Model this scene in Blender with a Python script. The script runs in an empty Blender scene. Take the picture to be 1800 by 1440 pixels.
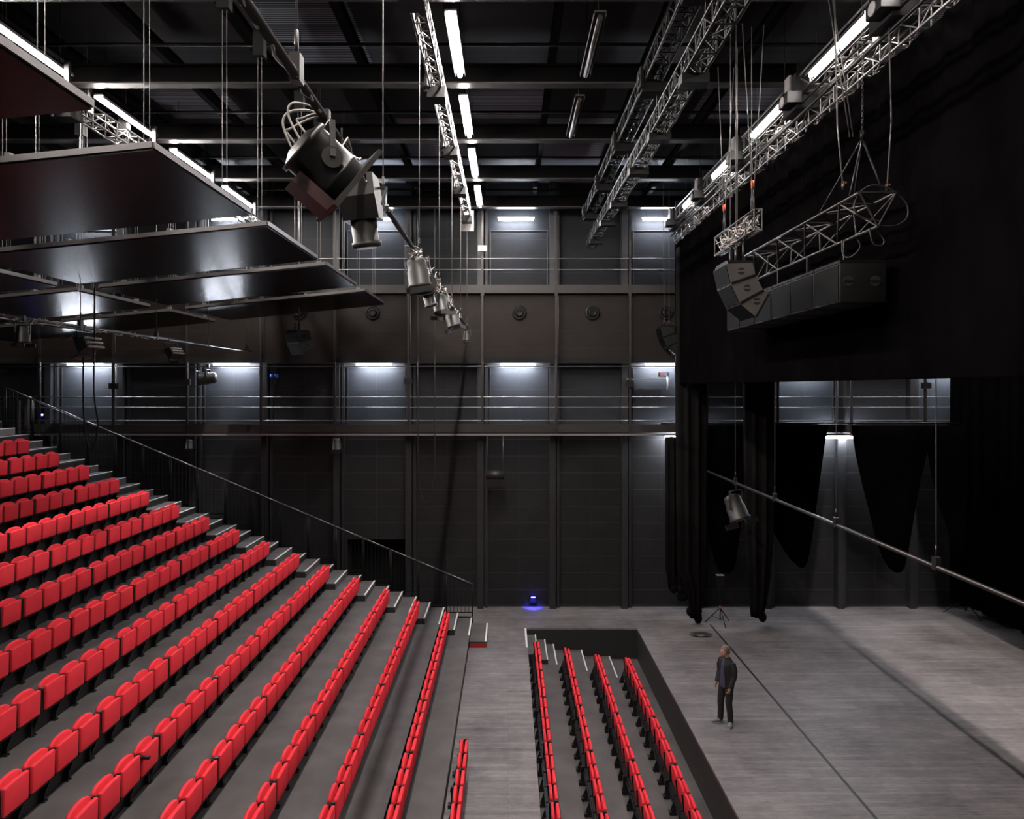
import bpy, bmesh, math, random
from mathutils import Vector, Matrix
random.seed(7)
C = bpy.context.scene.collection
SC = bpy.context.scene
PI = math.pi

# ------------------------------------------------------------------ camera
CAM_Z = 7.66
F = 1250.0                      # focal length in pixels of the 1800 px wide frame
cam = bpy.data.cameras.new('camera')
cam.sensor_width = 36.0; cam.lens = 36.0 * F / 1800.0
cam.shift_x = 7 / 1800.0; cam.shift_y = -38 / 1800.0
cam.clip_start = 0.1; cam.clip_end = 200
co = bpy.data.objects.new('camera', cam)
co.location = (0, 0, CAM_Z); co.rotation_euler = (PI / 2, 0, 0)
C.objects.link(co); SC.camera = co
# ------------------------------------------------------------------ world, exposure
w = bpy.data.worlds.new('world'); SC.world = w; w.use_nodes = True
w.node_tree.nodes['Background'].inputs[0].default_value = (0.5, 0.5, 0.55, 1)
w.node_tree.nodes['Background'].inputs[1].default_value = 0.0
SC.view_settings.view_transform = 'Standard'; SC.view_settings.look = 'None'
SC.view_settings.gamma = 1; SC.view_settings.use_curve_mapping = False
SC.view_settings.exposure = 0.12
SC.cycles.use_denoising = True
SC.cycles.max_bounces = 6
LAMP_MAIN = 390.0               # emission of the long tube lights under the grid
LAMP_WALL = 220.0               # emission of the tube lights over the galleries

XL, XR = -19.5, 18.6             # side walls of the hall
# ------------------------------------------------------------------ helpers
def at(u, v, Y):
    """world point seen at pixel (u, v) that lies Y metres in front of the camera"""
    return Vector(((u - 893) * Y / F, Y, CAM_Z - (v - 682) * Y / F))

def props(o, label=None, cat=None, group=None, kind=None):
    if label: o['label'] = label
    if cat: o['category'] = cat
    if group: o['group'] = group
    if kind: o['kind'] = kind
    return o

def thing(name, label, cat, loc=(0, 0, 0), rz=0, group=None):
    o = bpy.data.objects.new(name, None); C.objects.link(o)
    o.empty_display_size = 0.1
    o.location = loc; o.rotation_euler = (0, 0, rz)
    return props(o, label, cat, group)

class MB:
    """collects shapes into one mesh"""
    def __init__(s): s.v = []; s.f = []; s.sm = []
    def add(s, vs, fs, smooth=False):
        n = len(s.v); s.v += [tuple(p) for p in vs]
        s.f += [tuple(i + n for i in f) for f in fs]; s.sm += [smooth] * len(fs); return s
    def box(s, x0, x1, y0, y1, z0, z1, M=None):
        vs = [Vector((x, y, z)) for z in (z0, z1) for y in (y0, y1) for x in (x0, x1)]
        if M is not None: vs = [M @ p for p in vs]
        return s.add(vs, [(0, 2, 3, 1), (4, 5, 7, 6), (0, 1, 5, 4), (2, 6, 7, 3), (0, 4, 6, 2), (1, 3, 7, 5)])
    def bar(s, p, q, w, h=None, up=(0, 0, 1)):
        p = Vector(p); q = Vector(q); h = h or w
        d = (q - p).normalized(); u = Vector(up)
        if abs(d.dot(u)) > 0.99: u = Vector((1, 0, 0))
        a = d.cross(u).normalized() * (w / 2); b = a.cross(d).normalized() * (h / 2)
        vs = [r + sa * a + sb * b for r in (p, q) for sa, sb in ((-1, -1), (1, -1), (1, 1), (-1, 1))]
        return s.add(vs, [(0, 1, 2, 3), (7, 6, 5, 4), (0, 4, 5, 1), (1, 5, 6, 2), (2, 6, 7, 3), (3, 7, 4, 0)])
    def tube(s, pts, r, n=8, caps=True, smooth=True):
        pts = [Vector(p) for p in pts]
        rs = r if isinstance(r, (list, tuple)) else [r] * len(pts)
        d0 = (pts[1] - pts[0]).normalized()
        u = Vector((0, 0, 1)) if abs(d0.z) < 0.9 else Vector((1, 0, 0))
        vs = []; prev = (d0.cross(u)).normalized()
        for i, p in enumerate(pts):
            a = pts[max(0, i - 1)]; b = pts[min(len(pts) - 1, i + 1)]
            d = (b - a)
            d = d.normalized() if d.length > 1e-9 else d0
            x = prev - d * prev.dot(d)
            x = x.normalized() if x.length > 1e-6 else d.orthogonal().normalized()
            y = d.cross(x); prev = x
            vs += [p + (x * math.cos(2 * PI * k / n) + y * math.sin(2 * PI * k / n)) * rs[i] for k in range(n)]
        fs = []
        for i in range(len(pts) - 1):
            for k in range(n):
                fs.append((i * n + k, i * n + (k + 1) % n, (i + 1) * n + (k + 1) % n, (i + 1) * n + k))
        s.add(vs, fs, smooth)
        if caps:
            m = len(s.v) - len(vs); L = (len(pts) - 1) * n
            s.f.append(tuple(m + k for k in reversed(range(n)))); s.f.append(tuple(m + L + k for k in range(n))); s.sm += [False, False]
        return s
    def lathe(s, prof, n=24, M=None, smooth=True):
        """profile of (radius, z) turned about z, then moved by M"""
        vs = [Vector((r * math.cos(2 * PI * k / n), r * math.sin(2 * PI * k / n), z)) for r, z in prof for k in range(n)]
        if M is not None: vs = [M @ p for p in vs]
        fs = [(i * n + k, i * n + (k + 1) % n, (i + 1) * n + (k + 1) % n, (i + 1) * n + k) for i in range(len(prof) - 1) for k in range(n)]
        s.add(vs, fs, smooth)
        m = len(s.v) - len(vs); L = (len(prof) - 1) * n
        s.f.append(tuple(m + k for k in reversed(range(n)))); s.f.append(tuple(m + L + k for k in range(n))); s.sm += [False, False]
        return s
    def prism(s, pts, vec, smooth=False):
        """polygon pts pushed along vec"""
        n = len(pts); vec = Vector(vec); vs = [Vector(p) for p in pts] + [Vector(p) + vec for p in pts]
        fs = [tuple(reversed(range(n))), tuple(range(n, 2 * n))] + [(k, (k + 1) % n, n + (k + 1) % n, n + k) for k in range(n)]
        return s.add(vs, fs, smooth)
    def rings(s, rings, smooth=True):
        n = len(rings[0]); vs = [p for r in rings for p in r]
        fs = [(i * n + k, i * n + (k + 1) % n, (i + 1) * n + (k + 1) % n, (i + 1) * n + k) for i in range(len(rings) - 1) for k in range(n)]
        s.add(vs, fs, smooth); m = len(s.v) - len(vs); L = (len(rings) - 1) * n
        s.f.append(tuple(m + k for k in reversed(range(n)))); s.f.append(tuple(m + L + k for k in range(n))); s.sm += [False, False]
        return s
    def ball(s, c, r, n=12, m=8, M=None):
        rx, ry, rz = r if isinstance(r, (list, tuple)) else (r, r, r)
        rr = []
        for i in range(m + 1):
            a = -PI / 2 + PI * (i + (0.04 if i == 0 else -0.04 if i == m else 0)) / m
            rr.append([Vector((rx * math.cos(a) * math.cos(2 * PI * k / n), ry * math.cos(a) * math.sin(2 * PI * k / n), rz * math.sin(a))) for k in range(n)])
        rr = [[(M @ p if M is not None else p) + Vector(c) for p in r_] for r_ in rr]
        return s.rings(rr)
    def mesh(s, name):
        me = bpy.data.meshes.new(name); me.from_pydata(s.v, [], s.f)
        bm = bmesh.new(); bm.from_mesh(me); bmesh.ops.recalc_face_normals(bm, faces=bm.faces)
        bm.to_mesh(me); bm.free()
        me.polygons.foreach_set('use_smooth', s.sm); me.update()
        return me
    def build(s, name, mat, parent=None, **kw):
        me = s.mesh(name); me.materials.append(mat)
        o = bpy.data.objects.new(name, me); C.objects.link(o)
        if parent is not None: o.parent = parent
        return props(o, **kw)

def smooth_path(pp, k=6):
    pp = [Vector(p) for p in pp]; sm = []
    for i in range(len(pp) - 1):
        p0 = pp[max(0, i - 1)]; p1 = pp[i]; p2 = pp[i + 1]; p3 = pp[min(len(pp) - 1, i + 2)]
        for j in range(k):
            s_ = j / k; sm.append(.5 * ((2 * p1) + (-p0 + p2) * s_ + (2 * p0 - 5 * p1 + 4 * p2 - p3) * s_ ** 2 + (-p0 + 3 * p1 - 3 * p2 + p3) * s_ ** 3))
    sm.append(pp[-1]); return sm

def struct(name, mb, mat):
    return mb.build(name, mat, kind='structure')

def copy_tree(o, parent=None):
    c = o.copy(); C.objects.link(c)
    if parent is not None: c.parent = parent
    for ch in list(o.children): copy_tree(ch, c)
    return c

def frame_to(d, up=(0, 0, 1)):
    """rotation whose +z looks along d"""
    d = Vector(d).normalized(); u = Vector(up)
    if abs(d.dot(u)) > 0.98: u = Vector((0, 1, 0))
    x = u.cross(d).normalized(); y = d.cross(x)
    return Matrix((x, y, d)).transposed().to_4x4()

# ------------------------------------------------------------------ materials
def mat(name, col, rough=0.6, metal=0.0, spec=0.5, var=0.0, vscale=6.0, bump=0.0, bscale=60.0, coat=0):
    m = bpy.data.materials.new(name); m.use_nodes = True
    nt = m.node_tree; b = nt.nodes['Principled BSDF']
    b.inputs['Base Color'].default_value = (*col, 1); b.inputs['Roughness'].default_value = rough
    b.inputs['Metallic'].default_value = metal; b.inputs['Specular IOR Level'].default_value = spec
    tc = nt.nodes.new('ShaderNodeTexCoord')
    if var:
        n = nt.nodes.new('ShaderNodeTexNoise'); n.inputs['Scale'].default_value = vscale; n.inputs['Detail'].default_value = 5
        nt.links.new(tc.outputs['Object'], n.inputs['Vector'])
        r = nt.nodes.new('ShaderNodeValToRGB'); nt.links.new(n.outputs['Fac'], r.inputs['Fac'])
        r.color_ramp.elements[0].position = 0.3; r.color_ramp.elements[1].position = 0.7
        r.color_ramp.elements[0].color = (*[c * (1 - var) for c in col], 1); r.color_ramp.elements[1].color = (*[min(1, c * (1 + var)) for c in col], 1)
        nt.links.new(r.outputs['Color'], b.inputs['Base Color'])
    if bump:
        n = nt.nodes.new('ShaderNodeTexNoise'); n.inputs['Scale'].default_value = bscale; n.inputs['Detail'].default_value = 3
        nt.links.new(tc.outputs['Object'], n.inputs['Vector'])
        bp = nt.nodes.new('ShaderNodeBump'); bp.inputs['Strength'].default_value = bump; bp.inputs['Distance'].default_value = 0.01
        nt.links.new(n.outputs['Fac'], bp.inputs['Height']); nt.links.new(bp.outputs['Normal'], b.inputs['Normal'])
    return m

def emit(name, col, strength):
    m = bpy.data.materials.new(name); m.use_nodes = True; nt = m.node_tree
    nt.nodes.remove(nt.nodes['Principled BSDF'])
    e = nt.nodes.new('ShaderNodeEmission'); e.inputs[0].default_value = (*col, 1); e.inputs[1].default_value = strength
    nt.links.new(e.outputs[0], nt.nodes['Material Output'].inputs[0]); return m

def math_node(nt, op, a, b=None, c=None):
    n = nt.nodes.new('ShaderNodeMath'); n.operation = op
    for i, x in enumerate((a, b, c)):
        if x is None: continue
        if isinstance(x, (int, float)): n.inputs[i].default_value = x
        else: nt.links.new(x, n.inputs[i])
    return n.outputs[0]

def floor_mat():
    m = bpy.data.materials.new('stage_boards'); m.use_nodes = True; nt = m.node_tree; b = nt.nodes['Principled BSDF']
    tc = nt.nodes.new('ShaderNodeTexCoord'); sep = nt.nodes.new('ShaderNodeSeparateXYZ'); nt.links.new(tc.outputs['Object'], sep.inputs[0])
    def noise(sx, sy, scale, detail=6, rough=0.6):
        mp = nt.nodes.new('ShaderNodeMapping'); mp.inputs['Scale'].default_value = (sx, sy, 1)
        nt.links.new(tc.outputs['Object'], mp.inputs[0])
        n = nt.nodes.new('ShaderNodeTexNoise'); n.inputs['Scale'].default_value = scale; n.inputs['Detail'].default_value = detail; n.inputs['Roughness'].default_value = rough
        nt.links.new(mp.outputs[0], n.inputs['Vector']); return n.outputs['Fac']
    grain = noise(0.45, 5.0, 1.6, 8, 0.7); wear = noise(1, 1, 0.55, 5, 0.65); fine = noise(1.2, 12.0, 3.0, 4, 0.6); scuff = noise(1, 1.6, 5.0, 8, 0.8)
    # boards run across the hall, 12.5 cm wide: thin dark joints
    brick = nt.nodes.new('ShaderNodeTexBrick'); nt.links.new(tc.outputs['Object'], brick.inputs['Vector'])
    brick.inputs['Scale'].default_value = 1.0; brick.inputs['Brick Width'].default_value = 2.4; brick.inputs['Row Height'].default_value = 0.125
    brick.inputs['Mortar Size'].default_value = 0.0035; brick.inputs['Mortar Smooth'].default_value = 0.3
    brick.inputs['Color1'].default_value = (0.86, 0.86, 0.86, 1); brick.inputs['Color2'].default_value = (1.12, 1.12, 1.12, 1); brick.inputs['Mortar'].default_value = (0.55, 0.55, 0.55, 1)
    t = math_node(nt, 'MULTIPLY', grain, 0.35); t = math_node(nt, 'MULTIPLY_ADD', wear, 0.5, t)
    t = math_node(nt, 'MULTIPLY_ADD', fine, 0.3, t); t = math_node(nt, 'MULTIPLY_ADD', scuff, 0.25, t)
    r = nt.nodes.new('ShaderNodeValToRGB'); nt.links.new(t, r.inputs['Fac'])
    e = r.color_ramp.elements; e[0].position = 0.5; e[0].color = (0.06, 0.051, 0.053, 1); e[1].position = 0.9; e[1].color = (0.31, 0.28, 0.28, 1)
    mx = nt.nodes.new('ShaderNodeMix'); mx.data_type = 'RGBA'; mx.blend_type = 'MULTIPLY'; mx.inputs['Factor'].default_value = 1
    nt.links.new(r.outputs['Color'], mx.inputs['A']); nt.links.new(brick.outputs['Color'], mx.inputs['B'])
    nt.links.new(mx.outputs['Result'], b.inputs['Base Color'])
    rr = math_node(nt, 'MULTIPLY_ADD', scuff, 0.25, 0.42); nt.links.new(rr, b.inputs['Roughness'])
    b.inputs['Specular IOR Level'].default_value = 0.35
    return m

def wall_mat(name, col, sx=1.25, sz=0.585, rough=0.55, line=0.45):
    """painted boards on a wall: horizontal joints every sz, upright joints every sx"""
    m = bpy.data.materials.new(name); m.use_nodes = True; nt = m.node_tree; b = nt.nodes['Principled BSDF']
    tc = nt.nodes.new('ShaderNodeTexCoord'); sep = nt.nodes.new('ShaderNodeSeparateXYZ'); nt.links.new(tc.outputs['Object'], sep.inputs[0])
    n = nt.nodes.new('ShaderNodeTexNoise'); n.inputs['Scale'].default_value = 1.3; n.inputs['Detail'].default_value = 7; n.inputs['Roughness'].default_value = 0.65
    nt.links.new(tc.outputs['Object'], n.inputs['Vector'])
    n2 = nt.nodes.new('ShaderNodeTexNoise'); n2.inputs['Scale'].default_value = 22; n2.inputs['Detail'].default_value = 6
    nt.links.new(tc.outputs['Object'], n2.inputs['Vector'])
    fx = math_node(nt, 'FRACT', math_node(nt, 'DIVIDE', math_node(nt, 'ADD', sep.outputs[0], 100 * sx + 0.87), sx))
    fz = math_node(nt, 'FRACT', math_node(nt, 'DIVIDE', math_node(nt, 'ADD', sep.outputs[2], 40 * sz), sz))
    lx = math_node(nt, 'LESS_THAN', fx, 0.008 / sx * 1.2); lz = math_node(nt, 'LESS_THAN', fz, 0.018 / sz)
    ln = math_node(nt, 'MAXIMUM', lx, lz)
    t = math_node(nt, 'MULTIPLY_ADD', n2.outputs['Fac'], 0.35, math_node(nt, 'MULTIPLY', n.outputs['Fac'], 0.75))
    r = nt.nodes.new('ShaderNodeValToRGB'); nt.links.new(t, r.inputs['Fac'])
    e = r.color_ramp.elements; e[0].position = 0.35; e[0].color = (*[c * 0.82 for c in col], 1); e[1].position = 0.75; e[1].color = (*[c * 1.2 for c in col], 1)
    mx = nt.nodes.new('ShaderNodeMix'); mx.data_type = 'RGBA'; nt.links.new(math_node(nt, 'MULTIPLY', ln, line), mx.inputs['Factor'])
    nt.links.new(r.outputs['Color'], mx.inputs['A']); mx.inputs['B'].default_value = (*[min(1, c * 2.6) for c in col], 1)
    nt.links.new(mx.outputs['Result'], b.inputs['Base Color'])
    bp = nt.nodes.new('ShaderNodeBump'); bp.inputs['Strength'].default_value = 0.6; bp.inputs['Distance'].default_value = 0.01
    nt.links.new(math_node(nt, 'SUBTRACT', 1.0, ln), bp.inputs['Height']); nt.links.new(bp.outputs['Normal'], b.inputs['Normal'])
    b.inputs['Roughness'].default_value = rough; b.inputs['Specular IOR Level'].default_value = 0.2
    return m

def stripes_mat(name, ca, cb, pitch, axis=1, rough=0.6):
    m = bpy.data.materials.new(name); m.use_nodes = True; nt = m.node_tree; b = nt.nodes['Principled BSDF']
    tc = nt.nodes.new('ShaderNodeTexCoord'); sep = nt.nodes.new('ShaderNodeSeparateXYZ'); nt.links.new(tc.outputs['Object'], sep.inputs[0])
    f = math_node(nt, 'FRACT', math_node(nt, 'DIVIDE', math_node(nt, 'ADD', sep.outputs[axis], 100.0), pitch))
    l = math_node(nt, 'LESS_THAN', f, 0.45)
    n = nt.nodes.new('ShaderNodeTexNoise'); n.inputs['Scale'].default_value = 0.5; nt.links.new(tc.outputs['Object'], n.inputs['Vector'])
    mx = nt.nodes.new('ShaderNodeMix'); mx.data_type = 'RGBA'; nt.links.new(l, mx.inputs['Factor'])
    mx.inputs['A'].default_value = (*ca, 1)
    # random grid panels coloured much paler, as if lit from above the grid
    cx = math_node(nt, 'FLOOR', math_node(nt, 'DIVIDE', math_node(nt, 'SUBTRACT', sep.outputs[0], XL + .9), 1.95)); cy = math_node(nt, 'FLOOR', math_node(nt, 'DIVIDE', math_node(nt, 'ADD', sep.outputs[1], 100 - 23.57 + 3.18 * 20), 3.18))
    cb_ = nt.nodes.new('ShaderNodeCombineXYZ'); nt.links.new(cx, cb_.inputs[0]); nt.links.new(cy, cb_.inputs[1])
    wn = nt.nodes.new('ShaderNodeTexWhiteNoise'); nt.links.new(cb_.outputs[0], wn.inputs['Vector'])
    pick = math_node(nt, 'GREATER_THAN', wn.outputs['Value'], .72)
    mb_ = nt.nodes.new('ShaderNodeMix'); mb_.data_type = 'RGBA'; nt.links.new(pick, mb_.inputs['Factor'])
    mb_.inputs['A'].default_value = (*cb, 1); mb_.inputs['B'].default_value = (*[c * 18 for c in cb], 1)
    nt.links.new(mb_.outputs['Result'], mx.inputs['B'])
    nt.links.new(mx.outputs['Result'], b.inputs['Base Color']); b.inputs['Roughness'].default_value = rough
    return m

M = {}
M['floor'] = floor_mat()
M['terrace'] = mat('platform_covering', (0.10, 0.09, 0.089), 0.6, var=0.25, vscale=1.6, spec=0.35)
M['riser'] = mat('riser_black', (0.02, 0.019, 0.02), 0.6)
M['nosing'] = mat('white_nosing', (0.75, 0.74, 0.72), 0.5)
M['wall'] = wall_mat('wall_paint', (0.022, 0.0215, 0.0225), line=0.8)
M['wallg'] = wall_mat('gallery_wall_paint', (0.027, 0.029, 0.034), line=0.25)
M['wallu_shaded'] = wall_mat('upper_wall_shaded', (0.010, 0.011, 0.0135), line=0.3)  # darker than the gallery wall: weaker lamp light put into the colour
M['bulk'] = wall_mat('bulkhead_paint', (0.0148, 0.0112, 0.0099), 1.25, 0.6, line=0.25)
M['pilaster'] = mat('pilaster_paint', (0.022, 0.022, 0.024), 0.5, var=0.15)
M['dark'] = mat('dark_paint', (0.02, 0.019, 0.02), 0.6)
M['void'] = mat('unlit_opening', (0.004, 0.004, 0.004), 0.9)
M['ceil'] = stripes_mat('grid_slats', (0.003, 0.003, 0.0035), (0.022, 0.024, 0.03), 0.075)
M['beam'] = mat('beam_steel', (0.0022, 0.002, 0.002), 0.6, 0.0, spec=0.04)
M['flange'] = mat('flange_steel_lit', (0.028, 0.025, 0.0245), 0.4, 0.1)  # beam steel made paler: tube light on the undersides put into the colour
M['steel'] = mat('gallery_steel', (0.04, 0.036, 0.036), 0.42, 0.5, var=0.15)
M['fascia'] = mat('fascia_paint', (0.023, 0.0195, 0.0185), 0.5, var=0.12, vscale=2)
M['rail'] = mat('rail_metal', (0.24, 0.23, 0.23), 0.38, 0.8)
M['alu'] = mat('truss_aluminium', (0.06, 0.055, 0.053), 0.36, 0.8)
M['truss_lit'] = mat('truss_aluminium_lit', (0.2, 0.185, 0.18), 0.36, 0.8)  # truss aluminium in a paler copy, glow of the nearby tubes in its colour
M['truss_dark'] = mat('truss_black', (0.0045, 0.004, 0.004), 0.4, 0.0, spec=0.25)
M['cable'] = mat('steel_cable', (0.15, 0.14, 0.135), 0.4, 0.5)
M['flex'] = mat('pale_cable', (0.3, 0.27, 0.25), 0.55)
M['black'] = mat('black_metal', (0.009, 0.0085, 0.009), 0.45, 0.0, spec=0.2)
M['cabinet'] = mat('speaker_black', (0.006, 0.0056, 0.0055), 0.6, spec=0.12, bump=0.2, bscale=200)
M['array'] = mat('array_cabinet', (0.06, 0.053, 0.05), 0.55, spec=0.2)
M['grille'] = mat('speaker_grille', (0.0022, 0.0022, 0.0023), 0.7, spec=0.06, bump=0.3, bscale=300)
M['housing'] = mat('lantern_grey', (0.03, 0.0275, 0.026), 0.45, 0.4, var=0.15)
M['housing_dk'] = mat('lantern_black', (0.016, 0.015, 0.015), 0.4, 0.3)
M['glass'] = mat('lens_glass', (0.05, 0.055, 0.06), 0.05, spec=1)
M['hood'] = mat('dark_red_metal', (0.035, 0.006, 0.005), 0.5)
M['channel'] = mat('channel_metal', (0.28, 0.26, 0.26), 0.45, 0.5)
M['red'] = mat('red_fabric', (0.86, 0.042, 0.06), 0.75, spec=0.2, var=0.06, vscale=4, bump=0.12, bscale=350)
M['redpaint'] = mat('red_panel', (0.35, 0.014, 0.012), 0.6)
M['seatblk'] = mat('seat_frame_black', (0.017, 0.016, 0.017), 0.38, 0.3)
M['drape'] = mat('black_velour', (0.0019, 0.0016, 0.0018), 1.0, spec=0.0, var=0.3, vscale=1.2)
M['bunch'] = mat('black_serge', (0.006, 0.0055, 0.0055), 0.95, spec=0.05, var=0.3, vscale=3)
M['cloud'] = mat('reflector_board', (0.0075, 0.003, 0.0031), 0.27, spec=0.08, var=0.12, vscale=1.0)
M['cloudedge'] = mat('reflector_edge', (0.1, 0.092, 0.092), 0.4, 0.6)
M['tube'] = emit('tube_glow', (1.0, 0.935, 0.885), LAMP_MAIN)
M['tube_b'] = emit('tube_glow_dim', (1.0, 0.935, 0.885), LAMP_MAIN * .27)
M['wtube'] = emit('wall_tube_glow', (0.84, 0.9, 1.0), LAMP_WALL)
M['blue'] = emit('blue_guide_glow', (0.06, 0.05, 1.0), 30)
M['skin'] = mat('skin', (0.5, 0.24, 0.17), 0.5)
M['hair'] = mat('greying_hair', (0.18, 0.13, 0.1), 0.6, var=0.4, vscale=40)
M['jacket'] = mat('black_jacket', (0.01, 0.01, 0.012), 0.75, var=0.2)
M['shirt'] = mat('blue_shirt', (0.05, 0.06, 0.11), 0.7)
M['trouser'] = mat('dark_trousers', (0.012, 0.015, 0.013), 0.75, var=0.2)
M['shoe'] = mat('grey_trainer', (0.16, 0.17, 0.17), 0.6, var=0.3, vscale=30)
M['sole'] = mat('pale_sole', (0.4, 0.38, 0.36), 0.6)
M['orange'] = mat('orange_tag', (0.6, 0.1, 0.03), 0.5)
M['white'] = mat('white_plate', (0.3, 0.29, 0.28), 0.5)
M['bluetape'] = mat('blue_tape', (0.03, 0.1, 0.45), 0.5)

# ------------------------------------------------------------------ the hall
WY = 24.93; YN, ZT = -3.0, 15.2
PX0, PX1, PY0, PY1 = 0.585, 4.11, -2.0, 22.65        # the sunken seating well
fl = MB()
for (a, b, c, d) in ((XL, PX0, YN, WY), (PX1, XR, YN, WY), (PX0, PX1, PY1, WY), (PX0, PX1, YN, PY0)):
    fl.box(a, b, c, d, -0.05, 0.0)
struct('floor', fl, M['floor'])
struct('floor_well', MB().box(PX0 - .1, PX1 + .1, PY0 - .1, PY1 + .1, -1.1, -0.975), M['terrace'])
struct('wall_well_far', MB().box(PX0 - .1, PX1 + .1, PY1, PY1 + .1, -0.98, -0.05), M['riser'])
struct('wall_well_stage', MB().box(PX1, PX1 + .1, PY0, PY1, -0.98, -0.05), mat('well_side', (0.038, 0.034, 0.034), 0.5, var=0.1))
struct('wall_well_audience', MB().box(PX0 - .1, PX0, PY0, PY1, -0.98, -0.05), M['dark'])
# long dark joint in the stage boards
struct('trim_1', MB().box(6.515, 6.575, YN, 23.0, 0.0, 0.004), mat('floor_joint', (0.02, 0.018, 0.02), 0.5))
# far wall with the doorway opening
DX0, DX1, DZ = -5.64, -3.5, 2.35
fw = MB()
fw.box(XL, DX0, WY, WY + .2, 0, 6.3); fw.box(DX1, XR, WY, WY + .2, 0, 6.3); fw.box(DX0, DX1, WY, WY + .2, DZ, 6.3)
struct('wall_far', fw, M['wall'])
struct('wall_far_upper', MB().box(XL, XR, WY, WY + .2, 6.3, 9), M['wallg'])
struct('wall_far_top', MB().box(XL, XR, WY, WY + .2, 9, ZT), M['wallu_shaded'])
struct('door_1', MB().box(DX0 - .1, DX1 + .1, WY + 1.2, WY + 1.3, 0, DZ + .1).box(DX0 - .1, DX0, WY + .2, WY + 1.2, 0, DZ + .1).box(DX1, DX1 + .1, WY + .2, WY + 1.2, 0, DZ + .1).box(DX0, DX1, WY + .2, WY + 1.2, DZ, DZ + .1).box(DX0, DX1, WY + .2, WY + 1.2, -.1, 0), M['void'])
struct('wall_audience', MB().box(XL - .2, XL, YN, WY, 0, ZT), M['wall'])
struct('wall_stage', MB().box(XR, XR + .2, YN, WY, 0, ZT), M['wall'])
struct('wall_near', MB().box(XL, XR, YN - .2, YN, -1.2, ZT), M['wall'])
struct('ceiling', MB().box(XL, XR, YN, WY, ZT - .35, ZT), M['ceil'])
BAY = [-0.869 + 2.5 * k for k in range(-7, 8)]
n = 2
for i, x in enumerate(BAY):
    pm = MB(); lo = DZ if DX0 - .1 < x < DX1 + .1 else 0
    pm.box(x - .19, x + .02, WY - .3, WY, lo, 6.05).box(x + .07, x + .16, WY - .16, WY, lo, 6.05)
    pm.box(x - .19, x + .02, WY - .3, WY, 6.42, 8.69).box(x + .07, x + .16, WY - .16, WY, 6.42, 8.69)
    pm.box(x - .19, x + .02, WY - .3, WY, 11.12, ZT - .36).box(x + .07, x + .16, WY - .16, WY, 11.12, ZT - .36)
    struct('trim_%d' % n, pm, M['pilaster']); n += 1
# raised door-like panels of every other bay on both galleries
for i in range(-3, 4):
    cx = 0.38 + 5 * i
    pm = MB()
    for z0, z1 in ((6.42, 8.35), (11.12, 13.15)):
        pm.box(cx - 1.02, cx - .98, WY - .05, WY, z0, z1).box(cx + .98, cx + 1.02, WY - .05, WY, z0, z1).box(cx - 1.02, cx + 1.02, WY - .05, WY, z1, z1 + .035)
    struct('trim_%d' % n, pm, M['pilaster']); n += 1
# closed duct casing between the galleries, in the plane of the gallery fronts
struct('wall_far_bulkhead', MB().box(XL, XR, 24.26, WY, 8.7, 11.1), M['bulk'])
struct('trim_%d' % n, MB().box(XL, XR, 24.2, WY - .31, 8.5, 8.7), M['void']); n += 1
struct('baseboard_far', MB().box(XL, DX0, WY - .02, WY, 0, .07).box(DX1, XR, WY - .02, WY, 0, .07), M['dark'])

# ------------------------------------------------------------------ galleries
def gallery(name, label, z0, zr, first=False):
    g = thing(name, label, 'gallery', (0, 24.1, z0), group='steel galleries')
    def B(nm, mb, m, **k): return mb.build(nm, m, g, **k)
    B('deck', MB().box(XL, XR, .03, WY - 24.1 - .31, .26, .32), M['dark'])
    B('fascia', MB().box(XL, XR, -.03, .03, .1, .38), M['fascia'])
    if z0 < 8: B('edge_channel', MB().box(XL, XR, -.06, .05, .0, .055), M['channel'], label='pale metal channel along the lower edge')
    for dz in zr:
        B('guard_rail', MB().tube([(XL, 0, dz), (XR, 0, dz)], .017, 8), M['rail'])
    return g
g1 = gallery('gallery', 'lower steel gallery with three thin rails crossing the far wall', 6.05, (.50, .95, 1.30))
MB().tube([(XL, 0, 2.34), (XR, 0, 2.34)], .02, 8).build('guard_rail', M['rail'], g1)
g2 = gallery('gallery', 'upper steel gallery under the roof along the far wall', 10.77, (.90, 1.27))
for i, x in enumerate(BAY):
    p = MB().box(x - .035, x + .035, -.05, .02, -.02, 2.7).box(x - .06, x + .06, -.045, -.03, .08, .38)
    p.build('post', M['steel'], g1)
    p = MB().box(x - .035, x + .035, -.05, .02, -2.05, 2.9).box(x - .06, x + .06, -.045, -.03, .02, .36)
    p.build('post', M['steel'], g2)
    if i % 2 == 0:
        MB().tube([(x + .07, -.03, -2.0), (x + .07, -.03, .0)], .012, 6).build('conduit', M['cable'], g2)
for u, v in ((200, 679), (327, 672), (717, 670), (1107, 676), (1628, 678), (848, 437)):
    c = at(u, v, 24.0)
    MB().box(-.15, .15, -.05, .03, -.1, .1).build('junction_box', M['housing_dk'] if u != 848 else M['white'],
        label=None).location = c
jb = [o for o in SC.objects if o.name.startswith('junction_box')]
jl = ['black junction box on the first lit post beside the raked seating top', 'black junction box on the gallery post beside the drum lantern',
      'black junction box on the lower gallery post behind the hanging cable loop', 'black junction box on the lower gallery post near the black header cloth',
      'black junction box on the lower gallery post over the drawn swag drapes', 'pale small box clamped to a post on the upper gallery']
for o, l in zip(jb, jl): props(o, l, 'junction box', 'boxes clamped to the gallery posts')

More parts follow.
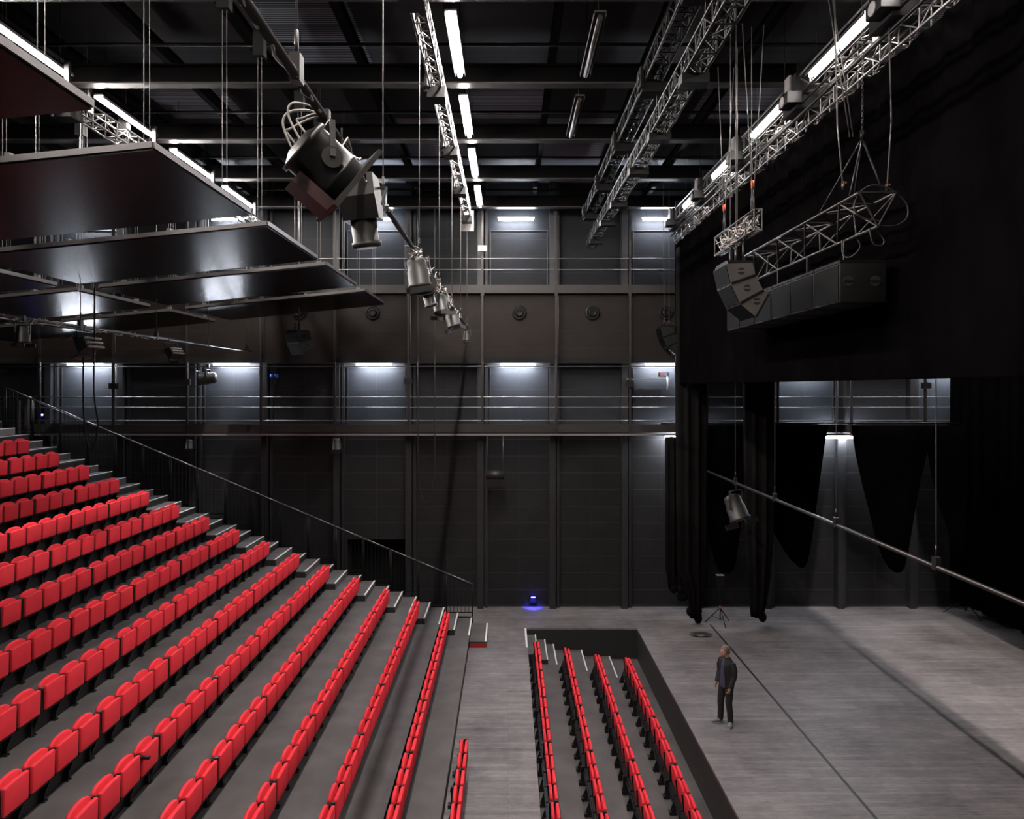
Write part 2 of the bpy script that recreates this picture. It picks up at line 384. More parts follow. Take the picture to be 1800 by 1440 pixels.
# wall nozzles on the bulkhead
nz = None
for i, k in enumerate((-3, -2, -1, 0, 1, 2)):
    x = .38 + 2.5 * k; z = 10.22
    if nz is None:
        t = thing('air_nozzle', 'x', 'air nozzle', (x, 24.26, z), group='round air nozzles on the bulkhead')
        R = Matrix.Rotation(PI / 2, 4, 'X')
        MB().lathe([(.25, 0), (.25, .05), (.2, .09), (.17, .05)], 24, R).build('flange', M['black'], t)
        MB().lathe([(.15, .0), (.14, .13), (.1, .15), (.07, .1)], 20, R).build('cone', M['truss_dark'], t)
        nz = t
    else:
        t = copy_tree(nz); t.location = (x, 24.26, z)
    t['label'] = ['round black air nozzle on the brown bulkhead behind the small speaker pair', 'round black air nozzle beside the tip of the lowest reflector board',
                  'round black air nozzle behind the lantern batten', 'round black air nozzle in the bay just beyond the lantern batten end',
                  'round black air nozzle below the end of the hanging truss', 'round black air nozzle half hidden by the small line array'][i]

# ------------------------------------------------------------------ tube lights
def tube_light(name, label, p, L, axis, m, hous=True, group=None, r=.045):
    t = thing(name, label, 'tube light', p, group=group)
    a = Vector((L / 2, 0, 0)) if axis == 'x' else Vector((0, L / 2, 0))
    MB().tube([-a, a], r, 10).build('diffuser', m, t, label='glowing tube' if m in (M['tube'], M['wtube']) else None)
    if axis == 'x': MB().box(-L / 2 - .04, L / 2 + .04, -.035, .035, r + .005, r + .05).build('housing', M['white'], t)
    else:
        MB().box(-.1, .1, -L / 2 - .05, L / 2 + .05, r + .01, r + .04).box(-.1, -.09, -L / 2 - .05, L / 2 + .05, -.0, r + .04).box(.09, .1, -L / 2 - .05, L / 2 + .05, -.0, r + .04).build('housing', M['dark'], t)
    if p[2] > 12:
        for s_ in (-.8, .8):
            q = a * s_; MB().tube([(q.x, q.y, r + .04), (q.x, q.y, 14.87 - p[2])], .006, 5).build('hanger_rod', M['black'], t)
    elif p[2] > 7: MB().box(-.02, .02, 0, .12, r + .05, 8.72 - p[2]).build('hanger_rod', M['black'], t)
    else: MB().box(-.02, .02, 0, .04, r + .05, 6.32 - p[2]).build('hanger_rod', M['black'], t)
    return t
ORD = ['', 'first', 'second', 'third', 'fourth', 'fifth', 'sixth', 'seventh', 'eighth', 'ninth', 'tenth', 'eleventh', 'twelfth', 'thirteenth',
       'fourteenth', 'fifteenth', 'sixteenth', 'seventeenth', 'eighteenth', 'nineteenth', 'twentieth', 'twenty-first', 'twenty-second',
       'twenty-third', 'twenty-fourth', 'twenty-fifth', 'twenty-sixth', 'twenty-seventh', 'twenty-eighth']
for X, nm in ((-8.27, 'run above the reflector boards'), (-0.90, 'run between the two middle trusses'), (5.28, 'run beside the stage lighting bridge'), (12.35, 'added run beyond the header cloth')):  # last run is unseen, added to brighten the far side of the stage
    for k in range(8):
        y0 = 11.18 + 3.2 * (3 - k)
        zl = 13.1 if X > 5 else 13.52; sc = (zl - 7.66) / 5.85
        tube_light('tube_light', 'glowing tube light, %s from the far wall in the %s' % (ORD[k + 1], nm), (X, (y0 + 1.07) * sc, zl), 2.13 * sc, 'y', M['tube_b'] if 5 < X < 6 else M['tube'], group='tube lights under the roof grid')
for k in range(2, 6):     # the unlit row
    y0 = 11.18 + 3.2 * (3 - k)
    tube_light('tube_light', 'unlit tube light, %s from the far wall between the middle trusses' % ORD[k + 1], (1.45, y0 + 1.07, 13.5), 2.1, 'y', M['housing'], group='unlit tube lights')
for i, x in enumerate((-14.58, -9.54, -4.62, .335, 5.35, 10.35, 15.3)):
    tube_light('gallery_light', 'cool white tube light, %s along the lower gallery from the raked seating' % ORD[i + 1], (x, 24.52, 8.36 if False else 8.44), 1.2, 'x', M['wtube'], group='tube lights over the lower gallery')
for i, x in enumerate((-14.58, -9.6, -4.62, .275, 5.25)):
    tube_light('gallery_light', 'cool white tube light, %s along the upper gallery from the raked seating' % ORD[i + 1], (x, 24.52, 13.47), 1.2, 'x', M['wtube'], group='tube lights over the upper gallery')
tube_light('gallery_light', 'cool white tube light under the lower gallery between two black swag drapes', (11.45, 24.45, 5.965), 1.3, 'x', M['wtube'])
tube_light('gallery_light', 'cool white tube light under the lower gallery behind the bunched drapes', (6.0, 24.45, 5.965), 1.2, 'x', M['wtube'])

# ------------------------------------------------------------------ roof steel
for k in range(9):
    y = 23.57 - 3.18 * k
    b = MB()
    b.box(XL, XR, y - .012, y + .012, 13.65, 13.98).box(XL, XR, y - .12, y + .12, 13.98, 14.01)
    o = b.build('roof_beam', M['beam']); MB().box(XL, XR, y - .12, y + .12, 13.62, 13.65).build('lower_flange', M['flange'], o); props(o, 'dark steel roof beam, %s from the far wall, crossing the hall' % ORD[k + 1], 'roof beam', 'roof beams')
    b = MB()
    b.tube([(XL, y - 1.0, 13.95), (XR, y - 1.0, 13.95)], .03, 6)
    o = b.build('roof_pipe', M['beam']); props(o, 'thin dark pipe across the hall beside the %s roof beam' % ORD[k + 1], 'pipe', 'pipes between the roof beams')
for i in range(20):
    x = XL + .9 + i * 1.95
    b = MB().box(x - .07, x + .07, YN, WY, 14.25, 14.28).box(x - .01, x + .01, YN, WY, 14.28, 14.5).box(x - .07, x + .07, YN, WY, 14.5, 14.53)
    o = b.build('roof_purlin', M['beam']); props(o, 'dark steel joist running towards the far wall under the slatted grid', 'joist', 'joists under the slatted grid')

# ------------------------------------------------------------------ trusses
def truss_mesh(p0, p1, wx, wz, cell, rc=.022, rd=.012, tri=False):
    """box or triangular lattice truss along y"""
    mb = MB(); x, y0, z = p0; y1 = p1
    if tri: ch = [(x - wx / 2, z + wz), (x + wx / 2, z + wz), (x, z)]
    else: ch = [(x - wx / 2, z + wz), (x + wx / 2, z + wz), (x + wx / 2, z), (x - wx / 2, z)]
    for cx, cz in ch: mb.tube([(cx, y0, cz), (cx, y1, cz)], rc, 8)
    nn = max(1, round((y1 - y0) / cell)); st = (y1 - y0) / nn
    for i in range(nn):
        a = y0 + i * st; b = a + st
        for j in range(len(ch)):
            c, d = ch[j], ch[(j + 1) % len(ch)]
            if i % 2: c, d = d, c
            mb.tube([(c[0], a, c[1]), (d[0], b, d[1])], rd, 6, caps=False)
            if not tri or j == 0 or i == 0: mb.tube([(c[0], a, c[1]), (d[0], a, d[1])], rd, 6, caps=False)
    for j in range(len(ch)):
        c, d = ch[j], ch[(j + 1) % len(ch)]
        mb.tube([(c[0], y1, c[1]), (d[0], y1, d[1])], rd, 6, caps=False)
    return mb

def track(label, X, z, y0, y1, wx=.3, wz=.34, m='alu', block=True, off=0.0):
    t = thing('roof_truss', label, 'truss', (X, 0, z), group=None)
    truss_mesh((0, y0, 0), y1, wx, wz, .42, .02, .011).build('lattice', M[m], t)
    if block:
        for k in range(8):
            y = 22.6 - 3.2 * k + off
            if y < y0: break
            b = MB().box(-wx / 2 - .06, wx / 2 + .06, y - .2, y + .14, -.2, .0).box(-wx / 2 - .1, -wx / 2 - .05, y - .28, y + .05, -.14, .22)
            pb = b.build('pulley_block', M['truss_dark'], t)
            w_ = MB()
            w_.tube([(-wx / 2 - .13, y - .14, .03), (-wx / 2 - .09, y - .14, .03)], .1, 14)
            MB().tube([(wx / 2 + .03, y + .0, -.1), (wx / 2 + .07, y + .0, -.1)], .08, 14).build('pulley_wheel', M['alu'], pb)
            w_.build('pulley_wheel', M['alu'], pb)
        for k in range(8):
            y = 22.6 - 3.2 * k + off
            MB().box(-.04, .04, y - .04, y + .04, wz, 13.62 - z).build('hanger', M['truss_dark'], t)
    return t
track('lattice roof truss running above the hanging lantern batten', -1.3, 13.1, 0.5, 22.8, .2, .3)
MB().box(-.2, .2, 22.82, 22.86, -.4, .25).build('end_plate', M['white'], SC.objects['roof_truss'], label='pale grey end plate')
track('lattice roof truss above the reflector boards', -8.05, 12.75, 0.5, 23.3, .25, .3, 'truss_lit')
track('black fixed roof truss above the hanging stage-side truss', 2.62, 13.2, 0.5, 23.4, .3, .3, 'truss_dark')
# hanging truss below it
t = thing('hanging_truss', 'dark lattice truss hung on wires below the black roof truss', 'truss', (2.72, 0, 12.25))
truss_mesh((0, 1, 0), 23.3, .28, .28, .4, .022, .012).build('lattice', M['truss_dark'], t)
for k in range(7):
    y = 22.6 - 3.2 * k
    MB().tube([(0, y, .28), (0, y, .95)], .006, 5).build('suspension_wire', M['cable'], t)
for k in range(9):
    y = 22.0 - 2.3 * k + random.uniform(-.3, .3)
    b = MB().box(-.2, .2, y - .12, y + .12, -.16, -.02).tube([(.16, y - .3, .05), (.16, y + .3, -.08)], .02, 6)
    b.build('clamp', M['truss_dark'], t)
# lighting bridge over the header cloth
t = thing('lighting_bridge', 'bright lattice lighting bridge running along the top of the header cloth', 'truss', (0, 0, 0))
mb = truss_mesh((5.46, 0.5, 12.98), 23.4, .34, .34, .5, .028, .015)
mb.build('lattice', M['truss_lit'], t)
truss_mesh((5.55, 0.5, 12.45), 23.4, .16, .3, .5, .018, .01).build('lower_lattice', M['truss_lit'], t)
b = MB()
for xx, zz, r in ((5.3, 12.8, .02), (5.36, 12.66, .03), (5.7, 12.72, .03), (5.27, 12.9, .012)):
    b.tube([(xx, .5, zz), (xx, 23.4, zz)], r, 8)
b.build('cable_tray_pipe', M['truss_dark'], t)
for k in range(8):
    y = 22.6 - 3.2 * k + .15
    h = MB().box(5.2, 5.62, y - .3, y + .3, 12.72, 13.36).box(5.0, 5.28, y - .42, y + .0, 12.78, 12.98)
    hh = h.build('winch_box', M['black'], t)
    MB().tube([(4.98, y - .2, 12.86), (5.0, y - .2, 12.86)], .1, 14).build('winch_wheel', M['white'], hh)
    MB().box(5.16, 5.2, y - .1, y + .12, 13.05, 13.4).build('winch_plate', M['white'], hh)
    MB().tube([(5.5, y - 1.2, 12.45), (5.5, y - 1.2, 12.8)], .012, 5).build('drop_rod', M['alu'], t)
    MB().box(5.35, 5.6, y - .04, y + .04, 13.3, 13.64).build('hanger', M['truss_dark'], t)

# ------------------------------------------------------------------ black cloths
def header():
    mb = MB(); vs = []; ny = 420; y0, y1 = 1.0, 23.5
    def off(y, z): return .02 * math.sin(y * 9 + .5 * math.sin(y * 2.1)) + .012 * math.sin(y * 23.7)
    zs = [7.78, 7.8, 8.3, 8.33, 10, 12.4]
    rings = []
    for i in range(ny + 1):
        y = y0 + (y1 - y0) * i / ny
        ring = [(5.53 + off(y, z) * (1.0 if z > 8.31 else .45) - (.012 if z < 8.32 else 0), y, z) for z in zs]
        ring += [(5.58 + off(y, z), y, z) for z in reversed(zs)]
        rings.append([Vector(p) for p in ring])
    mb.rings(rings, smooth=True)
    o = mb.build('header_cloth', M['drape']); props(o, 'huge black header cloth hung along the stage opening below the lighting bridge', 'curtain')
header()
def side_curtain():
    rings = []; ny = 300; y0, y1 = 8.0, 24.0
    for i in range(ny + 1):
        y = y0 + (y1 - y0) * i / ny; o = .06 * math.sin(y * 11 + math.sin(y * 3)); zb = .58
        rings.append([Vector((14.9 + o, y, zb)), Vector((14.9 + o, y, 6)), Vector((14.9 + o * .8, y, 12.6)), Vector((14.98 + o * .8, y, 12.6)), Vector((14.98 + o, y, 6)), Vector((14.98 + o, y, zb))])
    o = MB().rings(rings).build('side_curtain', M['drape']); props(o, 'tall black side curtain hung along the far side of the stage, hem above the boards', 'curtain')
side_curtain()
def border():  # unseen cloth, added to keep the extra tube run off the mid-stage boards
    rings = []
    for i in range(261):
        y = 1 + 22.4 * i / 260; o = .03 * math.sin(y * 8)
        rings.append([Vector((11.6 + o, y, 8.05)), Vector((11.6 + o, y, 12.5)), Vector((11.66 + o, y, 12.5)), Vector((11.66 + o, y, 8.05))])
    o = MB().rings(rings).build('added_border_cloth', M['drape']); props(o, 'black border cloth added to block light, unseen behind the header cloth', 'curtain')
border()
def drape(label, Y, prof, depth, folds=9, amp=.16, seed=0, knot=False, name='bunched_drape'):
    """prof: (v, u_left, u_right) read at distance Y"""
    rnd = random.Random(seed); ph = rnd.uniform(0, 6); N = 72; rings = []
    pr = [(at(0, v, Y).z, at(a, v, Y).x, at(b, v, Y).x) for v, a, b in prof]
    # refine
    rf = []
    for i in range(len(pr) - 1):
        m = max(1, int(abs(pr[i][0] - pr[i + 1][0]) / .25))
        for k in range(m):
            t_ = k / m; rf.append(tuple(pr[i][j] * (1 - t_) + pr[i + 1][j] * t_ for j in range(3)))
    rf.append(pr[-1])
    w0 = rf[0][2] - rf[0][1]
    for (z, a, b) in rf:
        cx = (a + b) / 2; hw = (b - a) / 2; hd = depth / 2 * min(1.0, .35 + .65 * (b - a) / w0)
        ring = []
        for k in range(N):
            th = 2 * PI * k / N
            m = 1 + amp * math.sin(folds * th + ph + .25 * math.sin(z * .9 + seed)) + amp * .4 * math.sin((folds * 2 + 1) * th + ph * 2)
            m /= (1 + amp)
            ring.append(Vector((cx + hw * math.cos(th) * (1 if abs(math.cos(th)) > .9 else m), Y + hd * math.sin(th) * m, z)))
        rings.append(ring)
    mb = MB().rings(rings)
    if knot:
        z, a, b = rf[-1]
        for i in range(5):
            mb.ball((rnd.uniform(a, b), Y + rnd.uniform(-.08, .08), z + rnd.uniform(-.02, .3)), (.13, .12, .16), 10, 6)
    o = mb.build(name, M['bunch' if knot else 'drape']); props(o, label, 'drape', None); return o
drape('long black drape bunched into a column at the end of the header cloth', 23.0, [(436, 1189, 1245), (670, 1187, 1245), (1000, 1190, 1243), (1035, 1207, 1239), (1062, 1211, 1235), (1086, 1213, 1230)], .7, 9, .2, 1, True)
drape('long black drape bunched into a column between two swag drapes', 22.5, [(350, 1306, 1362), (670, 1306, 1362), (950, 1309, 1359), (1010, 1314, 1354), (1060, 1318, 1347), (1084, 1320, 1340)], .7, 8, .2, 2, True)
drape('shorter black drape bunch hanging under the gallery, beside the dark wall pilaster', 23.6, [(768, 1169, 1190), (1000, 1170, 1190), (1033, 1175, 1188)], .4, 5, .2, 3, True)
drape('slim black drape bunch tucked behind the column at the header end', 23.5, [(768, 1188, 1214), (1010, 1190, 1212), (1050, 1195, 1208)], .4, 5, .2, 4, True)
drape('black swag drape with round hem between the two bunched columns', 23.25, [(748, 1238, 1316), (900, 1240, 1306), (950, 1246, 1299), (985, 1256, 1294), (1000, 1262, 1290), (1007, 1268, 1284)], .35, 5, .1, 5, name='swag_drape')
drape('black swag drape with slanting round hem beside the second bunched column', 23.25, [(748, 1338, 1456), (780, 1340, 1450), (900, 1346, 1434), (940, 1362, 1428), (968, 1378, 1424), (986, 1392, 1420), (997, 1404, 1414)], .3, 6, .08, 6, name='swag_drape')
drape('wide black swag drape with pointed round hem, lit wall on both sides', 23.25, [(748, 1496, 1640), (800, 1504, 1629), (850, 1515, 1617), (900, 1528, 1608), (950, 1540, 1600), (982, 1552, 1594), (998, 1562, 1590), (1006, 1572, 1584)], .3, 7, .08, 7, name='swag_drape')
drape('black swag drape partly covered by the tall side curtain', 23.25, [(748, 1626, 1720), (800, 1631, 1720), (850, 1640, 1720), (900, 1654, 1720), (950, 1672, 1720), (990, 1690, 1712)], .3, 5, .08, 8, name='swag_drape')
o = MB().tube([(5.0, 23.3, 6.5), (14.8, 23.3, 6.5)], .03, 8).build('curtain_track', M['truss_dark']); props(o, 'black pipe below the lower gallery that carries the swag drapes', 'curtain track')

# ------------------------------------------------------------------ raked seating
D = .882; X0 = -1.141; YF = 22.66; YNs = 21.05
def zt(k): return .33 + .333 * k + .00433 * k * (k - 1) / 2
stand = thing('seating_platform', 'tall stepped black platform that carries the raked red seats', 'platform', (X0, 0, 0))
for k in range(18):
    xa = -D * k; xb = -D * (k + 1) if k < 17 else XL - X0 + .05
    zl = zt(k - 1) if k else 0
    tt = MB().box(xb, xa, -2.9, YF, zt(k) - .03, zt(k)).build('tread', M['terrace'], stand)
    MB().box(xb if k == 17 else xa - .06, xa - .012, -2.9, YF - .01, zl + .0, zt(k) - .03).build('riser', M['riser'], tt)
    MB().box(xb, xa, YF - .05, YF, 0 if k < 17 else 5.0, zt(k) - .03).build('side_panel', M['riser'], tt)
    MB().box(xa - .045, xa + .004, YNs, YF, zt(k), zt(k) + .012).build('nosing', M['nosing'], tt, label='white edge strip')
    if k < 17:
        r = (zt(k + 1) - zt(k)) / 2; xs = -D * (k + 1)
        st = MB().box(xs + .001, xs + .44, YNs, YF - .02, zt(k) + .001, zt(k) + r).build('step', M['terrace'], stand)
        MB().box(xs + .001, xs + .442, YNs - .012, YNs, zt(k) + .001, zt(k) + r - .02).build('step_front', M['riser'], st)
        MB().box(xs + .4, xs + .446, YNs, YF - .02, zt(k) + r, zt(k) + r + .012).build('nosing', M['nosing'], st, label='white edge strip')
# loose step at the foot of the aisle
t = thing('step_box', 'low step box with a red front at the foot of the aisle', 'step', (-.89, 21.8, 0))
MB().box(-.25, .25, -.82, .82, .0, .155).build('body', M['riser'], t)
MB().box(-.25, .25, -.82, .82, .156, .172).build('tread', M['terrace'], t)
MB().box(-.235, .245, -.835, -.821, .0, .125).build('front_panel', M['redpaint'], t, label='red front panel')
MB().box(.205, .255, -.82, .82, .172, .184).build('nosing', M['nosing'], t, label='white edge strip')

# guard railing along the aisle
rl = thing('guard_railing', 'long sloping black guard railing with upright bars beside the seating aisle', 'railing', (X0, 22.78, 0))
SL = .4215
def rz(x): return 1.375 - SL * x          # x is negative up the slope
for k in range(17):
    xa = -D * k; xb = -D * (k + 1) + .05; zb = zt(k)
    p = MB()
    p.tube([(xa, 0, zb - .2), (xa, 0, rz(xa) - .03)], .02, 6).tube([(xb, 0, zb + .05), (xb, 0, rz(xb) - .03)], .02, 6)
    p.bar((xa, 0, zb + .14), (xb, 0, zb + .14), .02, .03)
    p.bar((xa, 0, rz(xa) - .05), (xb, 0, rz(xb) - .05), .02, .02)
    for j in range(1, 7):
        x = xa + (xb - xa) * j / 7; p.tube([(x, 0, zb + .14), (x, 0, rz(x) - .05)], .008, 5, caps=False)
    pn = p.build('railing_panel', M['black'], rl)
    MB().tube([(xa, 0, rz(xa)), (xb - .03, 0, rz(xb - .03))], .021, 8).build('handrail', M['rail'], pn, label='pale worn handrail')
    MB().box(xb, xa + .02, -.09, .04, zb - .14, zb - .02).box(xb, xa + .02, -.09, -.05, zb - .01, zb + .03).build('foot_beam', M['black'], pn)
x = -D * 17
p = MB()
for j in range(24): p.tube([(x - .12 * j, 0, 6.3), (x - .12 * j, 0, 7.25)], .008, 5, caps=False)
p.bar((x, 0, 7.3), (x - 2.8, 0, 7.3), .04).bar((x, 0, 6.35), (x - 2.8, 0, 6.35), .03)
p.build('railing_panel', M['black'], rl)
MB().box(x + .68, x + .78, -.05, .05, 6.0, 7.3).box(x + .45, x + .5, -.05, .05, 6.1, 7.25).build('end_post', M['steel'], rl)

# ------------------------------------------------------------------ sunken seating
PL = [(PX0, 1.455, -.5), (1.455, 2.35, -.69), (2.35, 3.236, -.885)]
pit = thing('well_platform', 'low stepped platform in the sunken seating well', 'platform', (0, 0, -.974))
for a, b, z in PL:
    zz = z + .974
    tr = MB().box(a + .002, b, PY0 + .01, PY1 - .005, zz - .03, zz).build('tread', M['terrace'], pit)
    MB().box(b - .06, b - .012, PY0 + .01, PY1 - .01, .002, zz - .03).build('riser', M['riser'], tr)
    MB().box(b - .035, b + .004, 20.97, PY1 - .01, zz, zz + .01).build('nosing', M['nosing'], tr, label='white edge strip')
for a, b, z in ((PX0, .88, -.199), (.88, 1.178, -.356)):
    st = MB().box(a + .002, b, 20.98, PY1 - .01, -.498 + .974, z + .974 - .02).build('step', M['riser'], pit)
    MB().box(a + .002, b + .004, 20.97, PY1 - .01, z + .974 - .02, z + .974).build('tread', M['terrace'], st)
    MB().box(b - .03, b + .006, 20.97, PY1 - .01, z + .974, z + .984).build('nosing', M['nosing'], st, label='white edge strip')
o = MB().box(PX0 - .06, PX0 + .0, 20.97, PY1, .001, .01).build('edge_strip', M['nosing']); props(o, 'white strip on the stage boards at the top of the well steps', 'edge strip')

# ------------------------------------------------------------------ seats
def bevel_mesh(mb, name, width, seg=3, ang=0.6):
    me = mb.mesh(name); bm = bmesh.new(); bm.from_mesh(me)
    bmesh.ops.remove_doubles(bm, verts=bm.verts, dist=1e-5)
    ed = [e for e in bm.edges if len(e.link_faces) == 2 and e.calc_face_angle(0) > ang]
    bmesh.ops.bevel(bm, geom=ed, offset=width, segments=seg, affect='EDGES', profile=.5, clamp_overlap=True)
    bm.to_mesh(me); bm.free()
    me.polygons.foreach_set('use_smooth', [True] * len(me.polygons)); me.update()
    return me
def seat_meshes():
    W = .235
    prof = [(-W, .40)]
    top = []
    for i in range(9):
        y = -W + 2 * W * i / 8; top.append((y, .805 - .065 * abs(y / W) ** 3.0))
    pts = [Vector((.0, -W, .40))] + [Vector((.0, y, z)) for y, z in top] + [Vector((.0, W, .40))]
    M1 = MB().prism(pts, (.055, 0, 0))
    # lean back a little
    M1.v = [(x - (z - .40) * .05 - .045, y, z) for x, y, z in M1.v]
    back = bevel_mesh(M1, 'backrest', .022, 3)
    W2 = .228
    M2 = MB().prism([Vector((0, -W2, .375)), Vector((0, -W2, .74)), Vector((0, 0, .755)), Vector((0, W2, .74)), Vector((0, W2, .375))], (.062, 0, 0))
    M2.v = [(x + .02 + (z - .375) * .03, y, z) for x, y, z in M2.v]
    pan = bevel_mesh(M2, 'seat_pan', .02, 3)
    M3 = MB().prism([Vector((-.20, 0, .0)), Vector((-.08, 0, .0)), Vector((-.07, 0, .12)), Vector((.02, 0, .34)), Vector((.06, 0, .42)), Vector((.06, 0, .68)), Vector((.035, 0, .72)), Vector((-.09, 0, .70)), Vector((-.06, 0, .42)), Vector((-.17, 0, .14))], (0, .024, 0))
    M3.v = [(x, y - .012, z) for x, y, z in M3.v]
    M3.tube([(.045, 0, .70), (.045, 0, .735)], .018, 8).tube([(.01, 0, .715), (.06, 0, .73)], .016, 8)
    side = M3.mesh('side_frame')
    M4 = MB().box(-.225, -.06, -.04, .04, 0, .018).box(-.225, -.17, -.06, .06, .018, .07).box(-.16, -.12, -.03, .03, .018, .12)
    M4.tube([(-.07, .02, .018), (-.07, .02, .034)], .012, 8)
    foot = M4.mesh('foot')
    M5 = MB().box(-.165, -.135, -.262, .262, .0, .36).box(-.13, .06, -.24, .24, .34, .385)
    beam = M5.mesh('support_beam')
    M7 = MB().box(-.12, -.07, -.25, .25, .24, .31).box(-.10, .05, -.24, .24, .34, .385)
    well = M7.mesh('support_beam'); well.materials.append(M['seatblk'])
    M6 = MB().box(-.085, .06, -.03, .03, .36, .71).box(-.17, -.08, -.03, .03, 0, .4).tube([(.045, 0, .69), (.045, 0, .745)], .032, 10)
    wide = M6.mesh('module_post')
    for me, m in ((back, 'red'), (pan, 'red'), (side, 'seatblk'), (foot, 'seatblk'), (beam, 'seatblk'), (wide, 'seatblk')): me.materials.append(M[m])
    return back, pan, side, foot, beam, wide, well
SM = seat_meshes()
def child(name, me, parent, loc=(0, 0, 0)):
    o = bpy.data.objects.new(name, me); C.objects.link(o); o.parent = parent; o.location = loc; return o
PITCH = .523; GAP = .056
def make_seat(variant):
    wellrow = variant.startswith('well_'); variant = variant.replace('well_', '')
    r = bpy.data.objects.new('auditorium_seat', None); C.objects.link(r); r['category'] = 'seat'; r.empty_display_size = .1
    child('backrest', SM[0], r); child('seat_pan', SM[1], r); child('support_beam', SM[6] if wellrow else SM[4], r)
    h = PITCH / 2
    sf = child('side_frame', SM[2], r, (0, -h, 0)); f = child('foot', SM[3], r, (0, -h, 0))
    if variant in ('first', 'both'):
        child('side_frame', SM[2], r, (0, h, 0)); child('foot', SM[3], r, (0, h, 0))
    if variant in ('last', 'both'):
        child('module_post', SM[5], r, (0, -h - GAP / 2, 0))
    return r
protos = {}
def in_frame(x, y, z):
    ok = False
    for dy in (-.24, .24):
        for dz in (.38, .8):
            Y = y + dy
            if Y < .5: continue
            u = 893 + F * x / Y; v = 682 + F * (CAM_Z - z - dz) / Y
            if -2 < u < 1802 and v < 1444: ok = True
    return ok
def place_seat(x, y, z, variant, label, group):
    if variant in protos: r = copy_tree(protos[variant])
    else: r = make_seat(variant); protos[variant] = r
    r.location = (x, y, z); r['label'] = label; r['group'] = group
    return r
n_seats = 0
def seat_row(x, z, yfar, modules, rowname, group, arm=None):
    """seats from the far end of the row towards the camera; wide post after each module of four"""
    global n_seats
    y = yfar - PITCH / 2; cnt = 0; i = 0; mods = list(modules); g = mods.pop(0)
    while y > .8:
        cnt += 1; i += 1
        last = (i == g)
        v = 'first' if cnt == 1 else ('last' if last else 'mid')
        if not in_frame(x, y, z): break
        s = place_seat(x, y, z, ('well_' if z < 0.1 else '') + v, rowname % ORD[cnt], group)
        n_seats += 1
        if arm == cnt:
            MB().box(.03, .2, -PITCH / 2 - .025, -PITCH / 2 + .025, .66, .70).build('armrest', M['seatblk'], s, label='lowered black armrest')
        y -= PITCH
        if last: y -= GAP; i = 0; g = mods.pop(0) if mods else 4
ROWN = ['front', 'second', 'third', 'fourth', 'fifth', 'sixth', 'seventh', 'eighth', 'ninth', 'tenth', 'eleventh', 'twelfth', 'thirteenth', 'fourteenth', 'fifteenth', 'sixteenth', 'seventeenth']
ARM = {4: 20}
for k in range(17):
    seat_row(-1.80 - D * k, zt(k), 20.92, (4, 3), 'folded red seat, %%s from the far end of the %s row of the raked bank' % ROWN[k], 'folded red seats of the raked bank', arm=ARM.get(k))
for j, (x, z) in enumerate(((.82, -.5), (1.70, -.69), (2.585, -.885), (3.47, -.974))):
    seat_row(x, z, 20.83, (4, 3), 'red seat, %%s from the far end, %s row from the walkway in the sunken well' % ['first', 'second', 'third', 'fourth'][j], 'folded red seats of the sunken well')
seat_row(-.87, 0, 14.02, (2,), 'red seat, %s from the far end of the short row standing on the walkway', 'folded red seats on the walkway')
print('SEATS', n_seats)

# ------------------------------------------------------------------ reflector boards
def cloud(label, xa, za, xb, zb, y0, y1):
    """board from its high stage-side edge (xa, za) down to its audience-side edge (xb, zb)"""
    t = thing('reflector_board', label, 'reflector board', (xa, y0, za), group='hanging reflector boards')
    dx = xb - xa; dz = zb - za; L = y1 - y0; th = .05
    b = MB(); vs = [(0, 0, 0), (dx, 0, dz), (dx, L, dz), (0, L, 0)]
    b.prism([Vector(p) for p in vs], (0, 0, th)).build('board', M['cloud'], t)
    e = MB()
    for p, q in ((0, 1), (1, 2), (2, 3), (3, 0)):
        P = Vector(vs[p]); Q = Vector(vs[q]); e.bar(P + Vector((0, 0, .06)), Q + Vector((0, 0, .06)), .05, .07)
    e.bar((dx * .33, 0, dz * .33 + .1), (dx * .33, L, dz * .33 + .1), .06, .08).bar((dx * .67, 0, dz * .67 + .1), (dx * .67, L, dz * .67 + .1), .06, .08)
    e.build('edge_frame', M['cloudedge'], t, label='pale metal edge')
    for fx in (.05, .93):
        for fy in (.12, .88):
            c = MB(); x = dx * fx; y = L * fy; z = dz * fx + .1
            c.tube([(x - .035, y, z), (x - .03, y, 14.86 - za)], .0045, 5, caps=False).tube([(x + .035, y, z), (x + .03, y, 14.86 - za)], .0045, 5, caps=False)
            c.box(x - .05, x + .05, y - .03, y + .03, z, z + .09)
            w_ = c.build('hanging_wire', M['cable'], t)
            MB().box(x - .09, x + .09, y - .08, y + .08, 13.25 - za, 13.7 - za).build('hoist_block', M['black'], w_)
RN = [(3.75, 6.75, 'closest to the near wall'), (7.90, 10.88, 'second from the near wall'), (11.65, 14.68, 'in the middle of its line'), (15.4, 18.5, 'second from the far wall'), (19.55, 22.6, 'closest to the far wall')]
for (a, b, s) in RN:
    cloud('dark reddish reflector board in the stage-side line, %s' % s, -3.95, 10.30, -8.85, 9.81, a, b)
    if a > 4: cloud('dark reddish reflector board in the middle line, %s' % s, -9.33, 9.75, -12.25, 9.46, a, b)
    if a > 11: cloud('dark reddish reflector board in the outer line, %s' % s, -12.85, 9.39, -15.8, 9.14, a, b)

